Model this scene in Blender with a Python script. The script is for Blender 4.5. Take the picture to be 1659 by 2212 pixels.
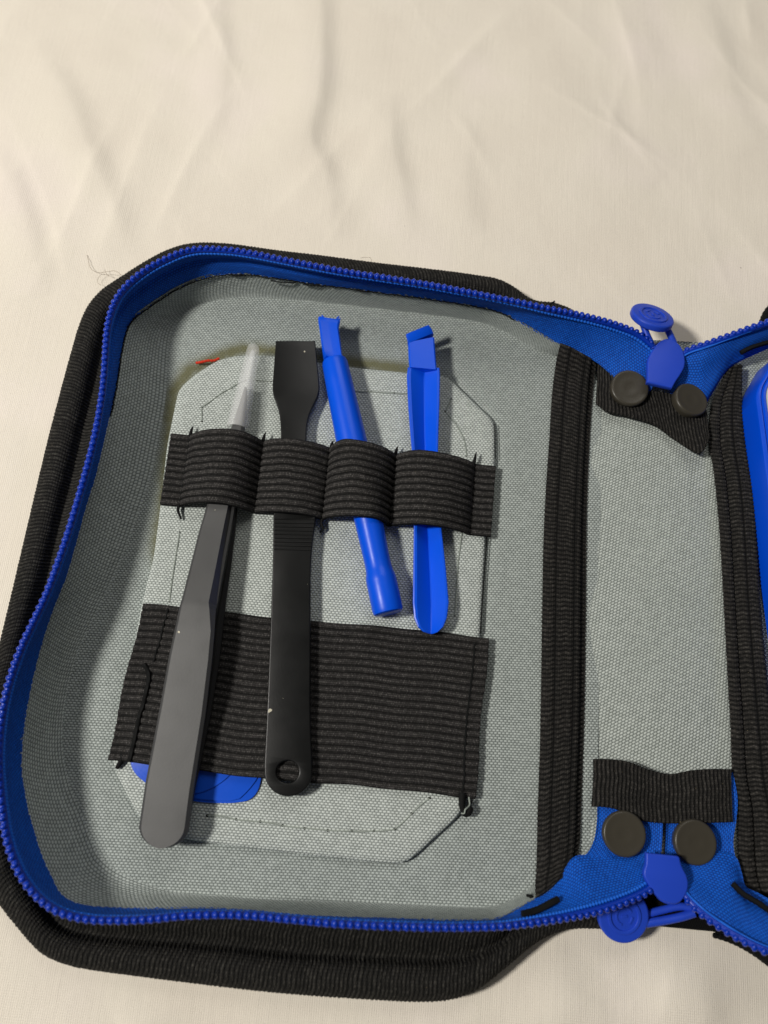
import bpy, bmesh, math, random
import numpy as np
from mathutils import Vector, Matrix, Quaternion

random.seed(7)
RNG = np.random.RandomState(11)
for o in list(bpy.data.objects):
    bpy.data.objects.remove(o)
S = 0.001                      # all lengths below are millimetres
scene = bpy.context.scene
COL = scene.collection

# ------------------------------------------------------------------ camera
FPX = 1661.0                   # focal length for a picture 1659 wide, 2212 tall
CX, CY = 829.5, 1106.0
_dy = np.array([520.0, 5476.0, -1661.0]); _dy /= np.linalg.norm(_dy)
_dx = np.array([0.9955, -0.0945, 0.0]); _dx -= _dy * _dx.dot(_dy); _dx /= np.linalg.norm(_dx)
_dz = np.cross(_dx, _dy)
CAM_R = np.array([_dx, _dy, _dz])            # camera axes -> world
CAM_FWD = CAM_R @ np.array([0, 0, -1.0])
CAM_P = np.array([0, 0, 4.0]) - 211.0 * CAM_FWD

def U(px, py, z=4.0):
    """measured point of the picture on the level z (mm) -> world point (mm)"""
    d = CAM_R @ np.array([(px - CX) / FPX, -(py - CY) / FPX, -1.0])
    t = (z - CAM_P[2]) / d[2]
    return CAM_P + d * t

cam = bpy.data.cameras.new('camera')
cam.sensor_fit = 'VERTICAL'
cam.sensor_height = 36.0
cam.sensor_width = 27.0
cam.lens = 36.0 * FPX / 2212.0
cam.clip_start = 0.01
cam.clip_end = 50.0
cam.dof.use_dof = True
cam.dof.focus_distance = 0.207
cam.dof.aperture_fstop = 12.0
camo = bpy.data.objects.new('camera', cam)
COL.objects.link(camo)
M = Matrix.Identity(4)
for r in range(3):
    for c in range(3):
        M[r][c] = CAM_R[r][c]
    M[r][3] = CAM_P[r] * S
camo.matrix_world = M
scene.camera = camo

# ------------------------------------------------------------------ light
world = bpy.data.worlds.new('World')
scene.world = world
world.use_nodes = True
bg = world.node_tree.nodes['Background']
bg.inputs[0].default_value = (1.0, 0.97, 0.92, 1)
bg.inputs[1].default_value = 0.075

def area_lamp(name, loc, target, size, power, color):
    l = bpy.data.lights.new(name, 'AREA')
    l.shape = 'DISK'; l.size = size; l.energy = power; l.color = color
    o = bpy.data.objects.new(name, l); COL.objects.link(o)
    o.location = loc
    d = Vector(target) - Vector(loc)
    o.rotation_euler = d.to_track_quat('-Z', 'Y').to_euler()
    return o
area_lamp('room_lamp', (-0.58, -0.09, 0.70), (-0.02, 0.02, 0), 0.12, 7.3, (1.0, 0.96, 0.895))
area_lamp('added_fill', (0.06, 0.48, 0.55), (0.0, 0.12, 0), 0.45, 1.25, (1.0, 0.97, 0.92))  # broad soft fill added from the far side, no real window

vs = scene.view_settings
vs.view_transform = 'Standard'
vs.look = 'None'
vs.exposure = 0.0
vs.gamma = 1.0
vs.use_curve_mapping = False
scene.render.engine = 'CYCLES'
scene.cycles.max_bounces = 8

# ------------------------------------------------------------------ materials
def srgb(r, g, b):
    f = lambda c: ((c / 255) / 12.92) if c / 255 <= 0.04045 else (((c / 255) + 0.055) / 1.055) ** 2.4
    return (f(r), f(g), f(b), 1)

class NT:
    def __init__(s, name):
        s.m = bpy.data.materials.new(name); s.m.use_nodes = True
        s.t = s.m.node_tree; s.n = s.t.nodes; s.l = s.t.links
        s.b = s.n['Principled BSDF']
    def new(s, typ, **kw):
        n = s.n.new(typ)
        for k, v in kw.items(): setattr(n, k, v)
        return n
    def link(s, a, b): s.l.new(a, b)
    def _in(s, sock, v):
        if isinstance(v, (int, float)): sock.default_value = v
        else: s.link(v, sock)
    def math(s, op, a, b=0.0, c=None):
        n = s.new('ShaderNodeMath', operation=op)
        s._in(n.inputs[0], a); s._in(n.inputs[1], b)
        if c is not None: s._in(n.inputs[2], c)
        return n.outputs[0]
    def uv(s):
        n = s.new('ShaderNodeUVMap'); n.uv_map = 'UVMap'
        x = s.new('ShaderNodeSeparateXYZ'); s.link(n.outputs[0], x.inputs[0])
        return n.outputs[0], x.outputs[0], x.outputs[1]
    def obj(s):
        return s.new('ShaderNodeTexCoord').outputs['Object']
    def noise(s, vec, scale, detail=2.0, rough=0.5):
        n = s.new('ShaderNodeTexNoise'); s.link(vec, n.inputs['Vector'])
        n.inputs['Scale'].default_value = scale; n.inputs['Detail'].default_value = detail
        n.inputs['Roughness'].default_value = rough
        return n.outputs['Fac']
    def ramp(s, fac, stops):
        n = s.new('ShaderNodeValToRGB'); s.link(fac, n.inputs[0])
        e = n.color_ramp.elements
        while len(e) > 1: e.remove(e[-1])
        e[0].position = stops[0][0]; e[0].color = stops[0][1]
        for p, c in stops[1:]:
            k = e.new(p); k.color = c
        return n.outputs[0]
    def mix(s, fac, a, b):
        n = s.new('ShaderNodeMix', data_type='RGBA')
        s._in(n.inputs[0], fac)
        for i, v in ((6, a), (7, b)):
            if isinstance(v, tuple): n.inputs[i].default_value = v
            else: s.link(v, n.inputs[i])
        return n.outputs[2]
    def bump(s, h, dist, strength=1.0, normal=None):
        n = s.new('ShaderNodeBump'); s.link(h, n.inputs['Height'])
        n.inputs['Distance'].default_value = dist; n.inputs['Strength'].default_value = strength
        if normal is not None: s.link(normal, n.inputs['Normal'])
        return n.outputs[0]
    def set(s, **kw):
        for k, v in kw.items():
            sock = s.b.inputs[k.replace('_', ' ')]
            if isinstance(v, (int, float, tuple)): sock.default_value = v
            else: s.link(v, sock)
        return s.m

def weave(name, dark, light, pu, pv, rough=0.8, depth=0.00018, stain_or_rib_shade=None, sheen=0.0, wob=0.25, spec=0.3, gamma=0.6):
    """brick-staggered floats, sizes in mm on the UV map"""
    k = NT(name)
    vec, u, v = k.uv()
    n1 = k.noise(vec, 0.9, 2)
    u2 = k.math('ADD', k.math('DIVIDE', u, pu), k.math('MULTIPLY', k.math('SUBTRACT', n1, 0.5), wob))
    v2 = k.math('ADD', k.math('DIVIDE', v, pv), k.math('MULTIPLY', k.math('SUBTRACT', k.noise(vec, 0.7, 2), 0.5), wob))
    row = k.math('FLOOR', v2)
    off = k.math('MULTIPLY', k.math('MODULO', k.math('ABSOLUTE', row), 2.0), 0.5)
    fu = k.math('FRACT', k.math('ADD', u2, off))
    fv = k.math('FRACT', v2)
    h = k.math('MULTIPLY', k.math('SINE', k.math('MULTIPLY', fu, math.pi)), k.math('SINE', k.math('MULTIPLY', fv, math.pi)))
    h = k.math('POWER', k.math('MAXIMUM', h, 0.0001), gamma)
    cell = k.new('ShaderNodeTexWhiteNoise', noise_dimensions='2D')
    cmb = k.new('ShaderNodeCombineXYZ')
    k.link(k.math('FLOOR', k.math('ADD', u2, off)), cmb.inputs[0]); k.link(row, cmb.inputs[1])
    k.link(cmb.outputs[0], cell.inputs['Vector'])
    jit = k.math('MULTIPLY', k.math('SUBTRACT', cell.outputs['Value'], 0.5), 0.20)
    fac = k.math('ADD', h, jit)
    colr = k.mix(fac, dark, light)
    big = k.noise(vec, 0.06, 3)
    colr = k.mix(k.math('MULTIPLY', k.math('SUBTRACT', big, 0.45), 0.25), colr, tuple(list(np.array(dark[:3]) * 1.15) + [1]))
    if stain_or_rib_shade is not None:
        at = k.new('ShaderNodeAttribute'); at.attribute_name = 'stain_or_rib_shade'
        colr = k.mix(k.math('MULTIPLY', at.outputs['Fac'], k.math('ADD', k.math('MULTIPLY', k.noise(vec, 0.5, 3), 0.9), 0.6)), colr, stain_or_rib_shade)
    nb = k.bump(h, depth)
    return k.set(Base_Color=colr, Roughness=rough, Normal=nb, Specular_IOR_Level=spec, Sheen_Weight=sheen)

def rib_cloth(name, dark, light, pu=0.5, pv=0.5, rough=0.85, depth=0.00012, spec=0.25, lint=0.8, hm=0.0):
    """black knit or webbing: groove shade painted in as black between greyed raised ribs (attribute 'stain' = rib height)"""
    k = NT(name)
    vec, u, v = k.uv()
    wob = k.math('MULTIPLY', k.math('SUBTRACT', k.noise(vec, 1.1, 2), 0.5), 0.9)
    u2 = k.math('ADD', k.math('DIVIDE', u, pu), wob)
    v2 = k.math('ADD', k.math('DIVIDE', v, pv), wob)
    row = k.math('FLOOR', v2)
    off = k.math('MULTIPLY', k.math('MODULO', k.math('ABSOLUTE', row), 2.0), 0.5)
    cu = k.math('ADD', u2, off)
    h = k.math('MULTIPLY', k.math('SINE', k.math('MULTIPLY', k.math('FRACT', cu), math.pi)), k.math('SINE', k.math('MULTIPLY', k.math('FRACT', v2), math.pi)))
    h = k.math('POWER', k.math('MAXIMUM', h, 0.0001), 0.6)
    cell = k.new('ShaderNodeTexWhiteNoise', noise_dimensions='2D')
    cmb = k.new('ShaderNodeCombineXYZ')
    k.link(k.math('FLOOR', cu), cmb.inputs[0]); k.link(row, cmb.inputs[1]); k.link(cmb.outputs[0], cell.inputs['Vector'])
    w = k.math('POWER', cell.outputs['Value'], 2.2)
    at = k.new('ShaderNodeAttribute'); at.attribute_name = 'stain_or_rib_shade'
    f = k.math('MULTIPLY', k.math('MULTIPLY', k.math('ADD', k.math('MULTIPLY', h, 1 - hm), hm), k.math('ADD', k.math('MULTIPLY', w, 0.6), 0.36)), at.outputs['Fac'])  # rib height blackens the grooves: shade put into the colour
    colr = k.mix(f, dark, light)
    lt = k.math('GREATER_THAN', k.noise(vec, 2.3, 1), lint)
    colr = k.mix(k.math('MULTIPLY', lt, 0.5), colr, srgb(150, 135, 100))
    return k.set(Base_Color=colr, Roughness=rough, Normal=k.bump(h, depth), Specular_IOR_Level=spec)

def plastic(name, col, rough=0.38, bump=0.00003, scale=900.0, spec=0.5, specks=False, var=0.06, metal=0.0):
    k = NT(name)
    o = k.obj()
    n = k.noise(o, scale, 3)
    c2 = tuple([min(1, c * (1 - var * 3)) for c in col[:3]] + [1])
    colr = k.mix(k.noise(o, 60.0, 3), c2, col)
    if specks:
        sp = k.math('GREATER_THAN', k.noise(o, 520.0, 1), specks)
        colr = k.mix(sp, colr, srgb(190, 185, 165))
    r = k.math('ADD', k.math('MULTIPLY', k.noise(o, 150.0, 4), 0.16), rough - 0.08)
    return k.set(Base_Color=colr, Roughness=r, Normal=k.bump(n, bump), Specular_IOR_Level=spec, Metallic=metal)

MAT = {}
MAT['lining'] = weave('grey_oxford_lining', srgb(96, 103, 100), srgb(190, 198, 194), 1.0, 0.62, stain_or_rib_shade=srgb(112, 112, 86))
MAT['spine'] = weave('grey_oxford_spine', srgb(106, 113, 108), srgb(204, 211, 205), 1.08, 0.66)
MAT['patch'] = weave('pale_grey_patch', srgb(116, 123, 119), srgb(216, 223, 218), 1.0, 0.62)
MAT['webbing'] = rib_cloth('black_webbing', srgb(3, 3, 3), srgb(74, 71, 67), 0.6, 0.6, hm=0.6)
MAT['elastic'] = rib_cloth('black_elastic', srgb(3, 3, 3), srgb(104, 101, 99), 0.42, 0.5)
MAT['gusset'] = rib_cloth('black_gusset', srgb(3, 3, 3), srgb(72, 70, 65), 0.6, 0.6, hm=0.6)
MAT['tape'] = weave('blue_zip_tape', srgb(1, 38, 118), srgb(6, 100, 218), 0.85, 0.5, rough=0.7, depth=0.0001, spec=0.25)
MAT['cord'] = plastic('pale_blue_cord', srgb(22, 104, 222), 0.7, 0.00003, 2500, 0.3)
MAT['tooth'] = plastic('blue_zip_nylon', srgb(0, 54, 178), 0.34, 0.00001, spec=0.4)
MAT['slider'] = plastic('violet_blue_slider', srgb(36, 74, 202), 0.42, 0.00001, spec=0.3)
MAT['rubber'] = plastic('dark_rubber', srgb(66, 62, 53), 0.36, 0.00002, 1500, 0.4, var=0.08)
MAT['tool_blue'] = plastic('bright_blue_plastic', srgb(0, 84, 230), 0.34, 0.00002, 700, 0.3, var=0.03)
MAT['box_blue'] = plastic('box_blue_plastic', srgb(0, 76, 218), 0.32, 0.00001, 700, 0.3, var=0.03)
MAT['pick'] = plastic('pick_blue_plastic', srgb(14, 84, 214), 0.38, 0.00002, 800, 0.3, var=0.05)
MAT['steel_grey'] = plastic('grey_coated_steel', srgb(98, 98, 98), 0.42, 0.00001, 2500, 0.5, specks=0.80, var=0.08, metal=0.55)
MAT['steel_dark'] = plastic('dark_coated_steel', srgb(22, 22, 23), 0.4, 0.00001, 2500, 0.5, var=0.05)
MAT['steel_black'] = plastic('black_painted_steel', srgb(12, 13, 13), 0.36, 0.000012, 2000, 0.35, specks=0.80, var=0.1)
MAT['thread_black'] = plastic('black_thread', srgb(16, 17, 17), 0.8, 0.00003, 3000, 0.2)
MAT['thread_grey'] = plastic('grey_thread', srgb(150, 158, 150), 0.8, 0.00003, 3000, 0.2)
MAT['hole'] = plastic('needle_hole', srgb(38, 38, 34), 0.9, 0.00001, 3000, 0.1)
MAT['thread_red'] = plastic('red_thread', srgb(214, 52, 22), 0.7, 0.00006, 3500, 0.3)
MAT['hair'] = plastic('brown_fibre', srgb(140, 122, 102), 0.7, 0.00001, 2000, 0.3)
MAT['crumb'] = plastic('pale_crumb', srgb(190, 172, 130), 0.8, 0.00004, 2000, 0.3)
MAT['window'] = plastic('pale_grey_lid', srgb(196, 196, 194), 0.3, 0.000005, 800, 0.5)

def sheet_mat():
    k = NT('cream_cotton')
    o = k.obj()
    big = k.noise(o, 18.0, 3, 0.55)
    colr = k.ramp(big, [(0.3, srgb(229, 220, 206)), (0.52, srgb(233, 225, 211)), (0.72, srgb(237, 227, 217))])
    fib = k.noise(o, 3500.0, 2)
    x = k.new('ShaderNodeSeparateXYZ'); k.link(o, x.inputs[0])
    wx = k.math('SINE', k.math('ADD', k.math('MULTIPLY', x.outputs[0], 2 * math.pi / 0.00052), k.math('MULTIPLY', k.noise(o, 120, 2), 8.0)))
    wy = k.math('SINE', k.math('ADD', k.math('MULTIPLY', x.outputs[1], 2 * math.pi / 0.00056), k.math('MULTIPLY', k.noise(o, 100, 2), 8.0)))
    h = k.math('ADD', k.math('MULTIPLY', k.math('ADD', wx, wy), 0.25), fib)
    st = k.new('ShaderNodeMapping'); k.link(o, st.inputs[0]); st.inputs['Scale'].default_value = (900.0, 45.0, 45.0)
    h = k.math('ADD', h, k.math('MULTIPLY', k.noise(st.outputs[0], 1.0, 2), 0.9))
    nb = k.bump(h, 0.00009, 0.8)
    soft = k.noise(o, 70.0, 3, 0.5)
    nb = k.bump(soft, 0.0009, 0.5, nb)
    speck = k.math('GREATER_THAN', k.noise(o, 330.0, 1), 0.845)
    colr = k.mix(k.math('MULTIPLY', speck, 0.5), colr, srgb(120, 108, 95))
    return k.set(Base_Color=colr, Roughness=0.92, Normal=nb, Specular_IOR_Level=0.15, Sheen_Weight=0.15)
MAT['sheet'] = sheet_mat()

def cap_mat():
    k = NT('milky_silicone')
    return k.set(Base_Color=(0.95, 0.96, 0.96, 1), Roughness=0.32, Alpha=0.22, Specular_IOR_Level=0.6)
MAT['cap'] = cap_mat()

# ------------------------------------------------------------------ mesh helpers
def link_mesh(name, verts, faces, mat, parent=None, base=(0, 0, 0), uvs=None, smooth=True, sharp=40, attr=None):
    v = (np.asarray(verts, float).reshape(-1, 3) - np.asarray(base, float)) * S
    me = bpy.data.meshes.new(name)
    me.from_pydata(v.tolist(), [], [list(map(int, f)) for f in faces])
    me.update()
    if uvs is not None:
        uvs = np.asarray(uvs, float).reshape(-1, 2)
        ul = me.uv_layers.new(name='UVMap')
        li = np.zeros(len(me.loops), int); me.loops.foreach_get('vertex_index', li)
        ul.data.foreach_set('uv', uvs[li].ravel())
    if attr is not None:
        a = me.attributes.new('stain_or_rib_shade', 'FLOAT', 'POINT'); a.data.foreach_set('value', np.asarray(attr, float))  # glue stain on the lining, painted groove shade on ribbed cloth
    if smooth:
        me.shade_smooth()
        if sharp: me.set_sharp_from_angle(angle=math.radians(sharp))
    me.materials.append(MAT[mat])
    o = bpy.data.objects.new(name, me); COL.objects.link(o)
    if parent is not None: o.parent = parent
    return o

def empty(name, base, label, cat):
    o = bpy.data.objects.new(name, None); COL.objects.link(o)
    o.empty_display_size = 0.01
    o.location = Vector(base) * S
    o['label'] = label; o['category'] = cat
    return o

def tag(o, label, cat):
    o['label'] = label; o['category'] = cat
    return o

def catmull(P, n, closed=False):
    """resample smooth curve through P to n points, even arc length"""
    P = np.asarray(P, float)
    if closed: Q = np.vstack([P[-1], P, P[0], P[1]])
    else: Q = np.vstack([2 * P[0] - P[1], P, 2 * P[-1] - P[-2]])
    out = []
    for i in range(1, len(Q) - 2):
        p0, p1, p2, p3 = Q[i - 1], Q[i], Q[i + 1], Q[i + 2]
        a = np.linalg.norm(p1 - p0) ** .5 + 1e-9; b = np.linalg.norm(p2 - p1) ** .5 + 1e-9; c = np.linalg.norm(p3 - p2) ** .5 + 1e-9
        t0, t1 = 0, a; t2 = t1 + b; t3 = t2 + c
        for t in np.linspace(t1, t2, 16, endpoint=False):
            A1 = (t1 - t) / (t1 - t0) * p0 + (t - t0) / (t1 - t0) * p1
            A2 = (t2 - t) / (t2 - t1) * p1 + (t - t1) / (t2 - t1) * p2
            A3 = (t3 - t) / (t3 - t2) * p2 + (t - t2) / (t3 - t2) * p3
            B1 = (t2 - t) / (t2 - t0) * A1 + (t - t0) / (t2 - t0) * A2
            B2 = (t3 - t) / (t3 - t1) * A2 + (t - t1) / (t3 - t1) * A3
            out.append((t2 - t) / (t2 - t1) * B1 + (t - t1) / (t2 - t1) * B2)
    out.append(P[0] if closed else P[-1])
    return resample(np.array(out), n + 1 if closed else n)[:n]

def resample(C, n):
    d = np.r_[0, np.cumsum(np.linalg.norm(np.diff(C, axis=0), axis=1))]
    t = np.linspace(0, d[-1], n)
    return np.stack([np.interp(t, d, C[:, k]) for k in range(C.shape[1])], 1)

def length(C):
    return np.linalg.norm(np.diff(C, axis=0), axis=1).sum()

def seg_curve(segs, ns):
    """one curve from consecutive segments (they share end points), ns samples each, smooth over all"""
    allp = []; marks = [0]
    for s in segs:
        allp += s if not allp else s[1:]
        marks.append(len(allp) - 1)
    P = np.array([U(*p) for p in allp])
    # dense catmull keeping track of the marks
    dense = []
    idx = []
    Q = np.vstack([2 * P[0] - P[1], P, 2 * P[-1] - P[-2]])
    for i in range(1, len(Q) - 2):
        if i - 1 in marks: idx.append(len(dense))
        p0, p1, p2, p3 = Q[i - 1], Q[i], Q[i + 1], Q[i + 2]
        for t in np.linspace(0, 1, 14, endpoint=False):
            dense.append(0.5 * ((2 * p1) + (-p0 + p2) * t + (2 * p0 - 5 * p1 + 4 * p2 - p3) * t * t + (-p0 + 3 * p1 - 3 * p2 + p3) * t ** 3))
    dense.append(P[-1]); idx.append(len(dense) - 1)
    dense = np.array(dense)
    out = []
    for a, b, n in zip(idx[:-1], idx[1:], ns):
        r = resample(dense[a:b + 1], n + 1)
        out.append(r[:-1])
    out.append(dense[-1:])
    return np.vstack(out)

def smooth1(C, k=2):
    for _ in range(k):
        D = C.copy(); D[1:-1] = (C[:-2] + 2 * C[1:-1] + C[2:]) / 4; C = D
    return C

def grid_faces(nu, nv, closed_u=False):
    f = []
    for i in range(nu if closed_u else nu - 1):
        i2 = (i + 1) % nu
        for j in range(nv - 1):
            f.append((i * nv + j, i * nv + j + 1, i2 * nv + j + 1, i2 * nv + j))
    return f

def normals(P):
    du = np.gradient(P, axis=0); dv = np.gradient(P, axis=1)
    n = np.cross(du, dv)
    return n / (np.linalg.norm(n, axis=2, keepdims=True) + 1e-12)

def uv_lengths(P):
    lu = np.r_[0, np.cumsum(np.linalg.norm(np.diff(P, axis=0), axis=2).mean(1))]
    lv = np.r_[0, np.cumsum(np.linalg.norm(np.diff(P, axis=1), axis=2).mean(0))]
    return np.stack(np.meshgrid(lu, lv, indexing='ij'), 2)

def surf(name, P, mat, parent, base=(0, 0, 0), disp=None, uv=None, thick=0.0, sharp=0, up=True, attr=None):
    """grid surface P[nu,nv,3]; disp along the normal; thick>0 adds an underside"""
    nu, nv = P.shape[:2]
    if uv is None: uv = uv_lengths(P)
    N = normals(P)
    if up and N[..., 2].mean() < 0: N = -N
    Q = P + N * disp[..., None] if disp is not None else P.copy()
    F = grid_faces(nu, nv)
    V = Q.reshape(-1, 3); UVs = uv.reshape(-1, 2)
    fn = np.cross(Q[1, 0] - Q[0, 0], Q[0, 1] - Q[0, 0])
    if np.dot(fn, N[0, 0]) > 0: F = [f[::-1] for f in F]
    if thick > 0:
        W = (P - N * thick).reshape(-1, 3); n0 = len(V)
        V = np.vstack([V, W]); UVs = np.vstack([UVs, UVs])
        F2 = [tuple(n0 + i for i in f[::-1]) for f in F]
        ring = [i * nv for i in range(nu)] + [(nu - 1) * nv + j for j in range(1, nv)] + [i * nv + nv - 1 for i in range(nu - 2, -1, -1)] + [j for j in range(nv - 2, 0, -1)]
        F3 = [(a, b, n0 + b, n0 + a) for a, b in zip(ring, ring[1:] + ring[:1])]
        F = F + F2 + F3
        if attr is not None: attr = np.r_[attr, attr]
    return link_mesh(name, V, F, mat, parent, base, UVs, True, sharp, attr)

def tube(name, C, r, mat, parent=None, base=(0, 0, 0), n=8, caps=True):
    C = np.asarray(C, float); m = len(C)
    r = np.full(m, r) if np.isscalar(r) else np.asarray(r)
    T = np.gradient(C, axis=0); T /= np.linalg.norm(T, axis=1, keepdims=True) + 1e-12
    up = np.array([0, 0, 1.0]) if abs(T[0][2]) < 0.9 else np.array([1.0, 0, 0])
    V = []; UVs = []
    b0 = np.cross(T[0], up); b0 /= np.linalg.norm(b0)
    s = 0
    for i in range(m):
        b0 = b0 - T[i] * b0.dot(T[i]); b0 /= np.linalg.norm(b0) + 1e-12
        c0 = np.cross(b0, T[i])
        if i: s += np.linalg.norm(C[i] - C[i - 1])
        for k in range(n):
            a = 2 * math.pi * k / n
            V.append(C[i] + r[i] * (math.cos(a) * b0 + math.sin(a) * c0)); UVs.append((s, a * r[i]))
    F = []
    for i in range(m - 1):
        for k in range(n):
            k2 = (k + 1) % n
            F.append((i * n + k, i * n + k2, (i + 1) * n + k2, (i + 1) * n + k))
    if caps:
        F.append(tuple(range(n))[::-1]); F.append(tuple((m - 1) * n + k for k in range(n)))
    return link_mesh(name, V, F, mat, parent, base, UVs, True, 60)

def loft(name, rings, mat, parent=None, base=(0, 0, 0), caps=True, sharp=35):
    """closed rings (m, n, 3)"""
    R = np.asarray(rings, float); m, n = R.shape[:2]
    V = R.reshape(-1, 3); F = []
    for i in range(m - 1):
        for k in range(n):
            k2 = (k + 1) % n
            F.append((i * n + k, i * n + k2, (i + 1) * n + k2, (i + 1) * n + k))
    if caps:
        F.append(tuple(range(n))[::-1]); F.append(tuple((m - 1) * n + k for k in range(n)))
    o = link_mesh(name, V, F, mat, parent, base, None, True, sharp)
    bm = bmesh.new(); bm.from_mesh(o.data); bmesh.ops.recalc_face_normals(bm, faces=bm.faces); bm.to_mesh(o.data); bm.free()
    o.data.set_sharp_from_angle(angle=math.radians(sharp))
    return o

def plate(name, loops, half, bev, mat, parent=None, base=(0, 0, 0), zfun=None, sharp=40, frame=None):
    """flat plate with rounded edges from outlines (first outer, then holes) in mm (x,y); mid-plane at zfun(x,y) or via frame 4x4"""
    cu = bpy.data.curves.new('tmp', 'CURVE'); cu.dimensions = '2D'; cu.fill_mode = 'BOTH'
    cu.extrude = max(half - bev, 0.0); cu.bevel_depth = bev; cu.bevel_resolution = 3; cu.offset = -bev
    for L in loops:
        sp = cu.splines.new('POLY'); sp.points.add(len(L) - 1)
        for p, q in zip(sp.points, L): p.co = (q[0], q[1], 0, 1)
        sp.use_cyclic_u = True
    ob = bpy.data.objects.new('tmp', cu); COL.objects.link(ob)
    dg = bpy.context.evaluated_depsgraph_get()
    me = bpy.data.meshes.new_from_object(ob.evaluated_get(dg))
    bpy.data.objects.remove(ob); bpy.data.curves.remove(cu)
    V = np.array([v.co[:] for v in me.vertices]); F = [tuple(p.vertices) for p in me.polygons]
    bpy.data.meshes.remove(me)
    if frame is not None:
        V = V @ frame[:3, :3].T + frame[:3, 3]
    elif zfun is not None:
        V[:, 2] += zfun(V[:, 0], V[:, 1])
    o = link_mesh(name, V, F, mat, parent, base, V[:, :2], True, sharp)
    bm = bmesh.new(); bm.from_mesh(o.data); bmesh.ops.remove_doubles(bm, verts=bm.verts, dist=1e-6); bmesh.ops.recalc_face_normals(bm, faces=bm.faces); bm.to_mesh(o.data); bm.free()
    o.data.set_sharp_from_angle(angle=math.radians(sharp))
    return o

def lathe_axis(name, A, B, prof, mat, parent=None, base=(0, 0, 0), n=24, flat=1.0, caps=True, sharp=35):
    """prof: list of (t 0..1, radius); flat squeezes vertically"""
    A = np.asarray(A, float); B = np.asarray(B, float); T = (B - A) / np.linalg.norm(B - A)
    sd = np.cross(T, [0, 0, 1.0]); sd /= np.linalg.norm(sd); upv = np.cross(sd, T)
    R = []
    for t, r in prof:
        c = A + (B - A) * t
        R.append([c + r * (math.cos(a) * sd + flat * math.sin(a) * upv) for a in np.linspace(0, 2 * math.pi, n, endpoint=False)])
    return loft(name, R, mat, parent, base, caps, sharp)

def inside(poly, x, y):
    x = np.asarray(x); y = np.asarray(y); c = np.zeros(x.shape, bool)
    j = len(poly) - 1
    for i in range(len(poly)):
        xi, yi = poly[i][:2]; xj, yj = poly[j][:2]
        m = ((yi > y) != (yj > y)) & (x < (xj - xi) * (y - yi) / (yj - yi + 1e-12) + xi)
        c ^= m; j = i
    return c

def dist_poly(poly, x, y, closed=True):
    d = np.full(np.asarray(x).shape, 1e9); P = np.asarray(poly)[:, :2]
    n = len(P)
    for i in range(n if closed else n - 1):
        a = P[i]; b = P[(i + 1) % n]; ab = b - a; L = ab.dot(ab) + 1e-12
        t = np.clip(((x - a[0]) * ab[0] + (y - a[1]) * ab[1]) / L, 0, 1)
        d = np.minimum(d, np.hypot(x - a[0] - t * ab[0], y - a[1] - t * ab[1]))
    return d

def sm(x, a, b):
    t = np.clip((x - a) / (b - a), 0, 1); return t * t * (3 - 2 * t)

def soft_noise(x, y, scale, seed, octaves=3):
    r = np.random.RandomState(seed); h = 0 * x; amp = 1.0; sc = scale
    for o in range(octaves):
        for k in range(5):
            a = r.uniform(0, 2 * math.pi); p = r.uniform(0, 2 * math.pi); f = r.uniform(.7, 1.3) * 2 * math.pi / sc
            h = h + amp * np.sin(f * (math.cos(a) * x + math.sin(a) * y) + p + 0.8 * np.sin(.6 * f * (math.sin(a) * x - math.cos(a) * y)))
        amp *= .5; sc *= .5
    return h / 5

# ------------------------------------------------------------------ measured curves of the case
def z_(pts, z):
    return [(p[0], p[1], p[2] if len(p) > 2 else z) for p in pts]

COIL = [z_([(1436, 772, 10), (1414, 749, 11), (1379, 721, 12), (1329, 701, 14), (1279, 687, 15.5), (1229, 676, 17), (1179, 666, 18.5), (1129, 655, 19.5), (1029, 635), (929, 616), (829, 600), (750, 588), (675, 574), (600, 559), (550, 549), (500, 541), (450, 538), (420, 539), (390, 546), (360, 559), (330, 574), (300, 594), (275, 616)], 20),
        z_([(275, 616), (255, 641), (240, 674), (232, 709), (228, 754), (225, 804), (220, 854), (212, 904), (202, 954), (187, 1014), (172, 1068), (147, 1152), (125, 1217), (102, 1280), (75, 1338), (50, 1390), (28, 1448), (12, 1504), (3, 1555), (-2, 1604), (-3, 1652), (0, 1702), (5, 1750), (11, 1795), (20, 1831), (35, 1871), (55, 1906)], 20),
        z_([(55, 1906), (85, 1941), (118, 1965), (155, 1979), (200, 1987), (250, 1988), (300, 1987), (350, 1983), (400, 1978), (450, 1976), (500, 1976), (550, 1978), (600, 1983), (650, 1988), (700, 1993), (760, 1997), (829, 2000), (929, 2003), (1004, 2003), (1079, 2001), (1129, 1996, 19), (1179, 1989, 18), (1229, 1981, 16.5), (1279, 1971, 15), (1329, 1956, 13.5), (1379, 1936, 12), (1404, 1921, 11), (1425, 1900, 10)], 20)]
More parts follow.
